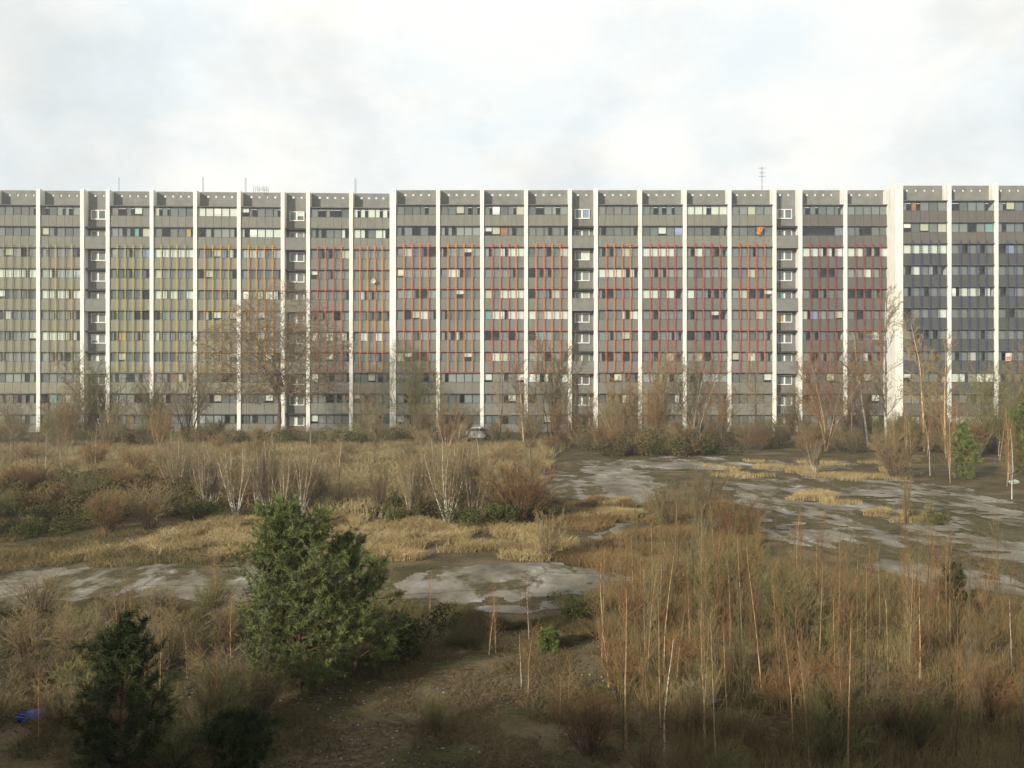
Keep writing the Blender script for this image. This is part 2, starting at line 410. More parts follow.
def pane_colour():
    u = rb.random()
    if u < 0.70: c = NETW[0]; k = rb.uniform(0.82, 1.1); return tuple(v * k for v in c), 1.0
    if u < 0.76: return (0.80, 0.80, 0.72), rb.choice([1.0, 1.0, 0.5, 0.75])
    if u < 0.82: return (0.62, 0.58, 0.45), rb.choice([1.0, 0.8])
    if u < 0.84: return rb.choice([(0.55, 0.36, 0.14), (0.30, 0.34, 0.50), (0.32, 0.16, 0.10), (0.22, 0.42, 0.40)]), 1.0
    if u < 0.93: return (0.14, 0.145, 0.145), 1.0
    return None, 0
def window_mesh(fb, cb, x0, x1, zt, zb, frame=0.06, y=0.25, n=5, bright=None, dim=1.0):
    """strip window with n panes between x0..x1"""
    w = (x1 - x0) / n; NETW[0] = rb.choice(NET)
    fb.box(x0, x1, y, y + 0.08, zt - frame, zt); fb.box(x0, x1, y, y + 0.08, zb, zb + frame)
    for i in range(n + 1):
        c = x0 + i * w; a = max(x0, c - frame / 2); b = min(x1, c + frame / 2)
        fb.box(a, b, y + 0.002, y + 0.078, zb + frame, zt - frame)
    for i in range(n):
        a, b = x0 + i * w + frame / 2, x0 + (i + 1) * w - frame / 2
        tilt = 0.0
        if rb.random() < 0.05:         # a sash tipped open
            tilt = 0.16
            fb.quad([(a, y + .03, zb + frame), (b, y + .03, zb + frame), (b, y + .03 + tilt, zt - frame), (a, y + .03 + tilt, zt - frame)], 1)
        else:
            fb.quad([(a, y + .03, zb + frame), (b, y + .03, zb + frame), (b, y + .03, zt - frame), (a, y + .03, zt - frame)], 1)
        c, hh = pane_colour()
        if bright is not None and rb.random() < bright[1]: c, hh = bright[0], 1.0
        if c is not None:
            if dim < 1 and max(c) < .5: c = tuple(v * dim for v in c)
            zlow = zt - (zt - zb) * hh
            if rb.random() < 0.25 and hh == 1.0:  # drawn aside
                m_ = a + (b - a) * rb.uniform(0.35, 0.7)
                cb.box(a, m_, y + .085, y + .11, zlow, zt, 0, c)
            else:
                cb.box(a + .01, b - .01, y + .085, y + .11, zlow, zt, 0, c)
    return fb, cb

def spandrel(mb, x0, x1, zt, zb):
    """balustrade panels: five grooved panels standing just proud of the glass"""
    n = 5; w = (x1 - x0) / n
    for i in range(n):
        a = x0 + i * w + (0.015 if i else 0); b = x0 + (i + 1) * w - (0.015 if i < n - 1 else 0)
        mb.box(a, b, 0.16, 0.24, zb, zt)
    mb.box(x0, x1, 0.242, 0.40, zb, zt - 0.01)
    return mb

def strip_mesh(z0, z1):
    mb = MB(); rs = 0.018
    mb.box(-rs, rs, -0.10, -0.05, z0, z1, 1)
    z = z0 + 0.1; k = 0
    while z < z1 - 0.2:       # folded metal teeth, all leaning the same way
        mb.quad([(-0.11, -0.11, z), (0.11, -0.17, z + 0.10), (0.11, -0.17, z + 0.22), (-0.11, -0.11, z + 0.12)])
        mb.quad([(-0.11, -0.098, z), (-0.11, -0.098, z + 0.12), (0.11, -0.158, z + 0.22), (0.11, -0.158, z + 0.10)])
        z += 0.31
    return mb

def section(name, label, cells, origin, rz, xlast, end_wall=None, depth=13.0, sc=1.0, topz=32.42):
    """cells: list of (kind, x0, x1, colours); x are fin CENTRES in metres, local"""
    root = empty(name, origin, rz); tag(root, label, 'apartment building', 'sections of the long apartment slab'); root.scale = (1, 1, sc)
    fins = sorted({round(c[1], 3) for c in cells} | {round(c[2], 3) for c in cells})
    x0, x1 = fins[0], fins[-1]
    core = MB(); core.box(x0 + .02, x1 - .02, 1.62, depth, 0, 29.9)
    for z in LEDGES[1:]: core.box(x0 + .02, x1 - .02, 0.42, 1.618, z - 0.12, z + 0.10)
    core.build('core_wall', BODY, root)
    MB().box(x0, x1, 1.60, depth + .2, 29.95, 30.15).build('roof', mat('roof_felt', (0.06, 0.06, 0.06)), root)
    fw = 0.25
    for i, x in enumerate(fins):
        w0, w1 = fw, fw
        if end_wall and i == end_wall[0]: w0 = end_wall[1]
        top = topz
        MB().box(x - w0, x + w1, 0.0, 1.595, 0, top).build('fin', CONC, root)
    winx, spnx = MB(), MB(); nwin = 0
    total = sum(1 for c in cells if c[0] == 'bay')
    cap_last = total * 11 > 100
    win_stuff, cur_stuff, sp_stuff = MB(), MB(), MB()
    for kind, a, b, cols in cells:
        xa, xb = a + fw + 0.004, b - fw - 0.004
        # parapet with square openings to the sky
        nh = 4 if kind == 'bay' else 2
        pb = MB(); zt, zb = 32.50, (30.24 if kind == 'bay' else 29.0)
        hs = 0.15; hz = 31.86; step = (xb - xa) / (5 if nh == 4 else 2.6)
        hx = [(xa + xb) / 2 + (i - (nh - 1) / 2) * step for i in range(nh)]
        pb.box(xa, xb, 1.40, 1.58, hz + hs, zt); pb.box(xa, xb, 1.40, 1.58, zb, hz - hs)
        e = xa
        for h_ in hx: pb.box(e, h_ - hs, 1.40, 1.58, hz - hs, hz + hs); e = h_ + hs
        pb.box(e, xb, 1.40, 1.58, hz - hs, hz + hs)
        pb.build('roof_parapet', PARA, root)
        if kind == 'bay':
            for k, zl in enumerate(LEDGES):
                last = cap_last and k == 10
                col = cols and 2 <= k <= 8
                lb = MB(); lb.box(xa, xb, -0.04, 0.46, zl - 0.02, zl + 0.10)
                if k == 0: lb.box(xa, xb, 0.462, 1.395, zl - 0.02, zl + 0.06)
                if col: lb.box(xa, xb, -0.075, -0.042, zl - 0.012, zl + 0.025, 1)
                lmats = [LEDGE] + ([strip_mat({'yellow': 'olive', 'olive': 'olive', 'amber': 'amber', 'orange': 'red', 'vermilion': 'crimson', 'red': 'crimson', 'crimson': 'crimson', 'blue': 'teal', 'teal': 'teal'}[cols[0]])] if col else [])
                # the floor edge belongs to the balustrade of the storey above it
                zt = zl - 0.022; zb_ = zl - WH
                fb, cb = (win_stuff, cur_stuff) if last else (MB(), MB())
                bright = None
                u = rb.random()
                if u < 0.13: bright = ((0.78, 0.78, 0.70), 0.8)
                elif u < 0.16: bright = ((0.42, 0.45, 0.45), 0.8)
                window_mesh(fb, cb, xa + .002, xb - .002, zt, zb_, bright=bright, dim={'blue': 1.1, 'teal': 1.1, 'crimson': .9}.get(cols[0], 1.0))
                nxt = LEDGES[k + 1] + 0.104 if k < 10 else 0.0
                if not last:
                    fo = fb.build('window', [DFRAME, GLASS], root)
                    if cb.v: cb.build('curtain', CURT, fo)
                    so_ = spandrel(MB(), xa, xb, zb_ - 0.003, nxt).build('balustrade_panel', PANELS[cols[-1]] if col else (PANELS['crimson'] if cols[0] in ('blue', 'teal') or cols == ('crimson',) else SPAN), root)
                    lb.build('ledge', lmats, so_)
                else:
                    spandrel(sp_stuff, xa, xb, zb_ - 0.003, nxt)
                    sp_stuff.box(xa, xb, -0.04, 0.46, zl - 0.02, zl + 0.10)
            if cols:
                w = (xb - xa) / 5
                for i in range(4):
                    cm = cols[i % len(cols)]
                    key = ('strip', 0); 
                    if 'strip' not in STRIPCOL: STRIPCOL['strip'] = strip_mesh(LEDGES[8] + 0.12, LEDGES[2] + 0.55)
                    if cm not in STRIPCOL:
                        o = STRIPCOL['strip'].build('sunshade_strip', [strip_mat(cm), LEDGE], root, (xa + (i + 1) * w, 0, 0)); STRIPCOL[cm] = o
                    else:
                        o = STRIPCOL[cm].copy(); COL.objects.link(o); o.parent = root; o.location = (xa + (i + 1) * w, 0, 0)
        else:
            MB().box(xa, xb, 1.30, 1.60, 0, 28.99).build('stair_wall', SLOTW, root)
            for k, zl in enumerate(LEDGES):
                zt = zl - 0.30; zb_ = zt - 1.30
                m_ = (xa + xb) / 2 - 0.02
                fb = MB(); a_, b_ = m_ - 1.0, m_ + 1.0
                yy = 1.22
                y0 = 1.18 if zl < 28.9 + 5 else 1.18
                fb.box(a_, b_, y0, 1.29, zt - .1, zt); fb.box(a_, b_, y0, 1.29, zb_, zb_ + .12)
                fb.box(a_, a_ + .1, y0, 1.29, zb_ + .12, zt - .1); fb.box(b_ - .1, b_, y0, 1.29, zb_ + .12, zt - .1)
                fb.box(m_ - .12, m_ + .08, y0, 1.29, zb_ + .12, zt - .1)
                fb.quad([(a_ + .1, 1.24, zb_ + .12), (m_ - .12, 1.24, zb_ + .12), (m_ - .12, 1.24, zt - .1), (a_ + .1, 1.24, zt - .1)], 1)
                fb.quad([(m_ + .08, 1.24, zb_ + .12), (b_ - .1, 1.24, zb_ + .12), (b_ - .1, 1.24, zt - .1), (m_ + .08, 1.24, zt - .1)], 1)
                fo = fb.build('stair_window', [WFRAME, GLASS], root)
                cb = MB()
                for (p, q) in ((a_ + .1, m_ - .12), (m_ + .08, b_ - .1)):
                    c, hh = pane_colour()
                    if c is None: c, hh = (0.3, 0.31, 0.3), 1.0
                    cb.box(p, q, 1.255, 1.285, zt - .1 - (1.08) * hh, zt - .1, 0, c)
                cb.build('curtain', CURT, fo)
            for k in (1, 4, 7):
                z1 = LEDGES[k] - 1.28; z0 = z1 - 1.62
                bb = MB(); bb.box(xa - 0.0, xb, 0.10, 0.22, z0, z1); bb.box(xa, xb, 0.222, 1.295, z0, z0 + .15); bb.box(xa, xb, 0.06, 0.26, z1 + 0.002, z1 + 0.06)
                bb.build('balcony_box', PARA, root)
    if cap_last:
        o = win_stuff.build('window_row', [DFRAME, GLASS], root); o['kind'] = 'stuff'
        cur_stuff.build('curtain', CURT, o)
        o = sp_stuff.build('balustrade_row', SPAN, root); o['kind'] = 'stuff'
    return root

# mid section at Y = 118, fin centres measured on the facade
DM = 118.0
def mx(px, D=DM): return (px - 512.0) / F * D
midc = [('bay', 394, 438, ('orange', 'vermilion')), ('bay', 438, 482, ('orange',)), ('bay', 482, 526, ('red', 'vermilion')), ('bay', 526, 570, ('orange', 'vermilion')),
        ('slot', 570, 596, None), ('bay', 596, 640.2, ('vermilion', 'orange')), ('bay', 640.2, 684.8, ('red',)), ('bay', 684.8, 729.6, ('crimson', 'red')), ('bay', 729.6, 774.6, ('red', 'vermilion')),
        ('slot', 774.6, 800.5, None), ('bay', 800.5, 845.5, ('crimson',)), ('bay', 845.5, 890.6, ('crimson',))]
o0 = mx(394)
section('apartment_block', 'middle run of the grey apartment slab with orange and red sunshade strips', [(k, mx(a) - o0, mx(b) - o0, c) for k, a, b, c in midc], (o0, DM, 0), 0, 0)
# left section: turned slightly, its left end a little nearer
fins_l = [-50, -6, 38, 82, 107.6, 151.5, 195, 238.8, 282.6, 308, 351, 391.5]
D0, D1 = 118.0, 120.2
def lx(px):
    # intersection of the view ray with the line from (px=-6, D0) to (px=394, D1)
    A = Vector((mx(-6, D0), D0)); B = Vector((mx(394, D1), D1)); r = Vector(((px - 512) / F, 1.0))
    d = B - A; t = (A.x - r.x * A.y) / (r.x * d.y - d.x); return t * d.length
ang = math.atan2(D1 - D0, mx(394, D1) - mx(-6, D0))
kinds = ['bay', 'bay', 'slot', 'bay', 'bay', 'bay', 'bay', 'slot', 'bay', 'bay']
cl_ = [('olive',), ('olive', 'yellow'), None, ('yellow',), ('yellow', 'olive'), ('amber', 'yellow'), ('amber',), None, ('red', 'vermilion'), ('orange', 'amber')]
fl = fins_l; kinds = ['bay'] + kinds; cl_ = [('olive',)] + cl_
section('apartment_block', 'left run of the grey apartment slab with yellow and amber sunshade strips', [(kinds[i], lx(fl[i]), lx(fl[i + 1]), cl_[i]) for i in range(11)], (mx(-6, D0), D0, 0), ang, 0)
# near section on the right
DN = 115.3
nf = [901.2, 949.6, 996.6, 1044, 1091, 1138]
o1 = mx(nf[0], DN)
section('apartment_block', 'nearest run of the grey apartment slab at the right with blue sunshade strips',
        [('bay', mx(nf[i], DN) - o1, mx(nf[i + 1], DN) - o1, c) for i, c in enumerate((('blue',), ('blue',), ('teal', 'blue'), ('blue',), ('blue',)))], (o1, DN, 0), 0, 0, end_wall=(0, 0.75))
# the cream side wall that closes the step between the two runs
wl = MB().box(mx(897.0, DN) - 0.10, mx(897.0, DN) + 0.38, DN + 1.6, DM + 4.0, 0, 32.3).build('side_wall', CONC)
tag(wl, 'tall blank cream wall closing the step beside the blue stripped run', 'wall')

# ------------------------------------------------------------------ things on and before the facade
def facade(px, py, D): return ((px - 512) / F * D, D, HC + (384 - py) / F * D)
def antenna(px, D, ztop, label, kind=0):
    x = (px - 512) / F * D
    root = empty('roof_antenna', (x, D, 30.15)); tag(root, label, 'antenna', 'antennas on the roof')
    h = ztop - 30.15
    MB().tube([(0, 0, 0), (0, 0, h)], 0.045, 6).build('mast', STEEL, root)
    MB().box(-.2, .2, -.2, .2, 0, .08).build('base', STEEL, root)
    e = MB()
    if kind == 1:
        e.tube([(0, -.05, h - 1.5), (0, -.05, h)], .03, 4)
        for z, w in ((h - .15, .45), (h - .8, .3), (h - 1.3, .4)):
            e.tube([(-w, 0, z), (w, 0, z)], .025, 4)
            for i in range(5): xx = -w + i * w / 2; e.tube([(xx, -.25, z), (xx, .25, z)], .018, 4)
    else:
        e.tube([(0.0, 0, h * .5), (0.16, 0, h * .5), (0.16, 0, h - .1)], .03, 4)
    e.build('aerial', STEEL, root)
antenna(118, 122, 34.9, 'short mast antenna, leftmost on the roof line')
antenna(202.5, 122, 34.9, 'short mast antenna above the yellow stripped bays')
antenna(245, 122, 34.8, 'mast antenna standing beside the roof rail frame')
antenna(355, 123, 34.9, 'mast antenna near the right end of the left run')
antenna(762, 121, 36.0, 'tall thin antenna with cross bars, alone on the right half of the roof', 1)
rr = empty('roof_rail', ((259 - 512) / F * 121, 121.5, 30.15)); tag(rr, 'low grey steel rail frame on the roof of the left run', 'railing')
b = MB()
for z in (3.0, 3.35): b.tube([(-.9, 0, z), (.9, 0, z)], .035, 4); b.tube([(-.9, .8, z), (.9, .8, z)], .035, 4)
b.build('rail', STEEL, rr); b = MB()
for x in (-.9, -.3, .4, .9):
    for y in (0, .8): b.tube([(x, y, 0), (x, y, 3.35)], .03, 4)
b.build('post', STEEL, rr)

# satellite dish on a balustrade
x, y, z = facade(373.5, 281, 119.9)
d = empty('satellite_dish', (x, y, z)); tag(d, 'small pale satellite dish on an amber stripped balustrade', 'satellite dish')
b = MB(); n = 14
ring = [[(0.32 * r_ * math.cos(t * 2 * math.pi / n), -0.15 - 0.12 * r_ * r_ - .12 * r_ * math.sin(t * 2 * math.pi / n), 0.34 * r_ * math.sin(t * 2 * math.pi / n)) for t in range(n)] for r_ in (0.02, 0.4, 0.7, 1.0)]
for i in range(3):
    for t in range(n): b.quad([ring[i][t], ring[i][(t + 1) % n], ring[i + 1][(t + 1) % n], ring[i + 1][t]])
b.build('dish', mat('dish_white', (0.75, 0.68, 0.6)), d)
MB().tube([(0, 0.28, -.15), (0, -0.1, -.1), (0, -.16, 0)], .025, 5).build('bracket', STEEL, d)
MB().tube([(0, -.2, -.3), (0, -.6, -.05)], .02, 5).tube([(0, -.6, -.05), (0, -.68, -.02)], .05, 6).build('receiver_arm', STEEL, d)
# orange cloth hung out of a window
x, y, z = facade(760.5, 231.5, 117.9)
b = MB(); W_, H_, nn = 0.95, 1.1, 9
gridp = [[(-W_ / 2 + W_ * i / nn + .06 * math.sin(j * 1.3 + i), -0.10 - 0.09 * math.sin(i * 1.9 + j * .6) - .05 * (j / nn), H_ / 2 - H_ * j / nn * (0.55 + .45 * math.sin(i * .55 + .3))) for i in range(nn + 1)] for j in range(nn + 1)]
for j in range(nn):
    for i in range(nn): b.quad([gridp[j][i], gridp[j][i + 1], gridp[j + 1][i + 1], gridp[j + 1][i]])
o = b.build('hanging_cloth', mat('orange_cloth', (0.62, 0.17, 0.03), (0.75, 0.35, 0.12), 4, lo=.45, hi=.55), loc=(x, y, z), smooth=True)
sm = o.modifiers.new('s', 'SOLIDIFY'); sm.thickness = 0.03
tag(o, 'bright orange cloth hanging out of a window near the top', 'cloth')
# pale panel behind the last bay's balustrade
x, y, z = facade(1008.5, 357, 115.1)
o = MB().box(-.38, .38, -.05, 0, -.5, .5).box(-.30, .30, -.054, -.0505, -.42, .1, 1).build('notice_board', [mat('board_white', (0.75, 0.68, 0.64)), mat('board_pink', (0.62, 0.30, 0.26))], loc=(x, y, z))
tag(o, 'pale pink and white board fixed to a balustrade at the right end', 'board')

# white car standing in front of the block
def car(px, Y, label):
    x = (px - 512) / F * Y
    root = empty('parked_car', (x, Y, 0.0), R(8)); tag(root, label, 'car')
    paint = mat('white_paint', (0.72, 0.72, 0.70), (0.66, 0.66, 0.64), 2, 0.25, spec=0.5)
    prof = [(-2.05, .35), (-2.1, .75), (-1.95, .92), (-1.55, .98), (-1.15, 1.02), (-.55, 1.42), (-.1, 1.48), (.7, 1.47), (1.3, 1.38), (1.8, 1.0), (2.02, .9), (2.08, .55), (2.0, .32)]
    bm = bmesh.new(); rows = []
    for yy, ins in ((-.85, 0.0), (-.78, 0.03), (.78, 0.03), (.85, 0.0)):
        r_ = []
        for (a, c) in prof:
            k = max(0, (c - 1.0)) * .35
            yv = yy * (1 - k) if abs(yy) > .8 else yy * (1 - k * .9)
            r_.append(bm.verts.new((a, yv, c + (0.03 if abs(yy) < .8 else 0))))
        rows.append(r_)
    for i in range(3):
        for j in range(len(prof) - 1): bm.faces.new((rows[i][j], rows[i][j + 1], rows[i + 1][j + 1], rows[i + 1][j]))
        bm.faces.new((rows[i][-1], rows[i][0], rows[i + 1][0], rows[i + 1][-1]))
    bm.faces.new(rows[0]); bm.faces.new(rows[3][::-1])
    bmesh.ops.recalc_face_normals(bm, faces=bm.faces)
    me = bpy.data.meshes.new('body'); bm.to_mesh(me); bm.free(); link('body', me, root, mats=[paint])
    gm = mat('car_glass', (0.02, 0.025, 0.03), (0.03, 0.03, 0.035), 2, 0.1, spec=0.6)
    for s in (-1, 1):
        MB().quad([(-.95, s * .856, 1.06), (-.5, s * .79, 1.37), (.25, s * .785, 1.41), (.25, s * .856, 1.06)]).quad([(.32, s * .856, 1.06), (.32, s * .785, 1.41), (1.2, s * .79, 1.34), (1.5, s * .856, 1.08)]).build('side_window', gm, root)
        MB().box(-2.12, -2.0, s * .62 - .16, s * .62 + .16, .66, .82).build('headlight', mat('lamp_glass', (0.6, 0.6, 0.62)), root)
        MB().box(2.0, 2.1, s * .66 - .12, s * .66 + .12, .7, .95).build('tail_light', mat('tail_red', (0.4, 0.02, 0.02)), root)
    MB().quad([(-1.17, -.7, 1.075), (-1.17, .7, 1.075), (-.6, .62, 1.45), (-.6, -.62, 1.45)]).build('windscreen', gm, root)
    for sx in (-1.3, 1.3):
        for s in (-1, 1):
            wob = MB().tube([(sx, s * .68, .31), (sx, s * .88, .31)], .31, 18).build('wheel', mat('rubber', (0.02, 0.02, 0.02)), root)
            MB().tube([(sx, s * .875, .31), (sx, s * .90, .31)], .19, 12).build('rim', STEEL, wob)
car(476, 101, 'white hatchback parked before the block, half hidden by brown scrub')

# ------------------------------------------------------------------ vegetation
BARK_B = mat('brown_bark', (0.085, 0.062, 0.042), (0.15, 0.118, 0.085), 6, vary=0.2)
TWIG_B = mat('brown_twigs', (0.195, 0.145, 0.070), (0.300, 0.232, 0.125), 2, vary=0.25)
TWIG_R = mat('reddish_twigs', (0.200, 0.115, 0.050), (0.285, 0.175, 0.078), 2, vary=0.25)
TWIG_G = mat('olive_twigs', (0.155, 0.150, 0.055), (0.240, 0.218, 0.092), 2, vary=0.2)
TWIG_T = mat('ochre_twigs', (0.28, 0.20, 0.09), (0.37, 0.27, 0.135), 2, vary=0.15)
BARK_W = mat('birch_bark', (0.52, 0.48, 0.41), (0.22, 0.18, 0.13), 5, stretch=(1, 1, 3), vary=0.2, lo=.5, hi=.62)
BARK_O = mat('rusty_birch_bark', (0.34, 0.20, 0.10), (0.46, 0.36, 0.21), 4, stretch=(1, 1, 2), vary=0.25, lo=.4, hi=.6)

def grow(S, rng, p, d, Ln, r, lev, P):
    """S[lev] collects segments"""
    n = P['n'][lev]; q = p.copy(); dd = d / np.linalg.norm(d); pts = [q.copy()]; dirs = [dd.copy()]
    r_end = r * P['taper'][lev]
    for i in range(n):
        dd = dd + rng.normal(size=3) * P['wob'][lev] + np.array([0, 0, P['up'][lev]]); dd /= np.linalg.norm(dd)
        q2 = q + dd * Ln / n
        ra = r + (r_end - r) * i / n; rb_ = r + (r_end - r) * (i + 1) / n
        S[lev].append((*q, *q2, ra, rb_)); q = q2; pts.append(q.copy()); dirs.append(dd.copy())
    if lev + 1 < len(P['n']):
        k = P['kids'][lev]
        for j in range(k):
            t = P['start'][lev] + (1 - P['start'][lev]) * (j + rng.random()) / k
            f = t * n; i = min(int(f), n - 1); pt = pts[i] + (pts[i + 1] - pts[i]) * (f - i)
            dr = dirs[i + 1]
            a = rng.normal(size=3); a -= dr * a.dot(dr); a /= np.linalg.norm(a)
            th = P['ang'][lev] * (0.7 + 0.6 * rng.random())
            nd = dr * math.cos(th) + a * math.sin(th)
            ln = Ln * P['ratio'][lev] * (0.65 + 0.6 * rng.random()) * (1 - P['shrink'][lev] * t)
            grow(S, rng, pt, nd, ln, (r + (r_end - r) * t) * P['rr'][lev] , lev + 1, P)
    return S
def clampr(segs, rmin):
    a = np.array(segs); a[:, 6:] = np.maximum(a[:, 6:], rmin); return a

def make_tree(name, seed, P, H, r0, rmin, trunk_levels=1, stems=1, spread=0.0, d0=(0, 0, 1)):
    rng = np.random.default_rng(seed); S = [[] for _ in P['n']]
    for s in range(stems):
        a = rng.random() * 6.283; sp = spread * (0.3 + rng.random())
        d = np.array([d0[0] + math.cos(a) * sp, d0[1] + math.sin(a) * sp, 1.0])
        base = np.array([math.cos(a), math.sin(a), 0]) * spread * 0.35 * rng.random()
        base[2] = -0.1
        grow(S, rng, base, d, H * (0.75 + 0.3 * rng.random() if stems > 1 else 1), r0 * (0.7 + .5 * rng.random() if stems > 1 else 1), 0, P)
    tr = sum(S[:trunk_levels], []); cr = sum(S[trunk_levels:], [])
    return segs_mesh(name + '_trunk', clampr(tr, rmin), 5), segs_mesh(name + '_twigs', clampr(cr, rmin), 3)

P_ROUND = dict(n=[5, 7, 6, 5, 4, 3], taper=[.8, .35, .3, .3, .4, .5], wob=[.04, .12, .14, .16, .18, .2], up=[.0, .05, .04, .02, -.02, -.04],
               kids=[11, 9, 8, 6, 4], start=[.40, .22, .15, .15, .1], ang=[.95, .8, .75, .7, .7], ratio=[1.5, .52, .55, .6, .65], shrink=[.15, .35, .3, .2, .2], rr=[.42, .42, .5, .5, .6])
P_TALL = dict(n=[10, 5, 4, 3], taper=[.12, .3, .3, .5], wob=[.035, .10, .14, .18], up=[.02, .06, .04, .0], kids=[34, 8, 4], start=[.2, .15, .15], ang=[.75, .6, .6], ratio=[.34, .42, .5], shrink=[.65, .4, .3], rr=[.4, .5, .6])
P_MULTI = dict(n=[8, 4, 4, 3], taper=[.15, .3, .3, .5], wob=[.07, .12, .14, .2], up=[.03, .08, .05, .0], kids=[14, 6, 4], start=[.2, .15, .15], ang=[.55, .6, .6], ratio=[.40, .5, .6], shrink=[.5, .4, .3], rr=[.45, .5, .6])
P_SAP = dict(n=[9, 4, 3], taper=[.18, .3, .5], wob=[.035, .10, .15], up=[.03, .10, .06], kids=[26, 6], start=[.22, .12], ang=[.6, .55], ratio=[.25, .5], shrink=[.5, .3], rr=[.42, .6])
P_SHRUB = dict(n=[5, 4, 3], taper=[.3, .3, .5], wob=[.10, .14, .18], up=[.02, .05, .03], kids=[9, 5], start=[.2, .15], ang=[.6, .6], ratio=[.42, .5], shrink=[.35, .3], rr=[.5, .6])

ZONES = [(95, 'below the left stairwell'), (190, 'below the yellow stripped bays'), (350, 'below the big round tree'), (460, 'below the amber bays'), (560, 'below the white car'), (620, 'below the middle stairwell'),
         (740, 'below the red bays'), (830, 'below the right stairwell'), (900, 'below the crimson bays'), (9999, 'below the blue stripped run')]
ORD = ['leftmost', 'second', 'third', 'fourth', 'fifth', 'sixth', 'seventh', 'eighth', 'ninth', 'tenth', 'eleventh', 'twelfth']
TW = {'brown_twigs': 'brown', 'reddish_twigs': 'reddish', 'olive_twigs': 'olive', 'ochre_twigs': 'straw coloured', 'bramble_leaves': 'green', 'browned_bramble_leaves': 'browned'}
def relabel(objs, noun, where):
    """every copy gets a label from its own colour, height, row and the landmark it stands below"""
    hs = sorted(o.scale[2] for o in objs); ysr = sorted(o.location.y for o in objs); n = len(objs); keys = {}
    for o in objs:
        mn = (o.children[0] if noun[0] == '*' else o).data.materials[0].name
        a, b = hs[n // 3], hs[2 * n // 3]; size = 'short' if o.scale[2] < a else ('tall' if o.scale[2] > b else 'middling')
        a, b = ysr[n // 3], ysr[2 * n // 3]; row = 'front' if o.location.y < a else ('rear' if o.location.y > b else 'middle')
        px = 512 + o.location.x / o.location.y * F; zone = next(z for lim, z in ZONES if px < lim)
        keys.setdefault((size, TW.get(mn, 'brown'), row, zone), []).append((px, o))
    for (size, cw, row, zone), l in keys.items():
        l.sort(key=lambda t: t[0])
        for i, (px, o) in enumerate(l):
            base = '%s %s %s%s, %s row, %s' % (size, cw, noun.strip('*'), where, row, zone)
            if len(l) > 1: base = ('leftmost ' if i == 0 else ORD[min(i, 11)] + ' from left ') + base
            o['label'] = base

VAR = {}
for i in range(3): VAR['tall', i] = make_tree('tall', 20 + i, P_TALL, 9.0, .10, .010)
for i in range(3): VAR['multi', i] = make_tree('multi', 30 + i, P_MULTI, 8.0, .06, .010, stems=7, spread=.40)
for i in range(4): VAR['sap', i] = make_tree('sapling', 40 + i, P_SAP, 3.0, .022, .0032)
for i in range(3): VAR['clump', i] = make_tree('clump', 50 + i, P_SAP, 3.6, .040, .0055, stems=9, spread=.30)
for i in range(4): VAR['shrub', i] = make_tree('shrub', 60 + i, P_SHRUB, 1.7, .016, .0045, stems=26, spread=.45)
for i in range(3): VAR['farshrub', i] = make_tree('farshrub', 70 + i, P_SHRUB, 3.2, .028, .009, stems=22, spread=.6)
HN = {'tall': 9.3, 'multi': 8.6, 'sap': 3.2, 'clump': 3.9, 'shrub': 2.0, 'farshrub': 3.8}
rv = random.Random(77)
MESHC = {}
def withmat(me, m):
    key = (me.name, m.name)
    if key not in MESHC:
        c = me.copy(); c.materials.clear(); c.materials.append(m); MESHC[key] = c
    return MESHC[key]
def plant(kind, x, y, h, name, label, cat, bark, twig, group=None, var=None, crown='twigs', sx=1.0, sink=0.0):
    nv = len([k for k in VAR if k[0] == kind]); v = rv.randrange(nv) if var is None else var
    tm, cm = VAR[kind, v]; s = h / HN[kind]
    o = link(name, withmat(tm, bark)); o.location = (x, y, gz(x, y) - sink); o.rotation_euler = (rv.uniform(-.04, .04), rv.uniform(-.04, .04), rv.uniform(0, 6.28))
    o.scale = (s * sx, s * sx, s)
    c = link(crown, withmat(cm, twig), o)
    tag(o, label, cat, group); return o

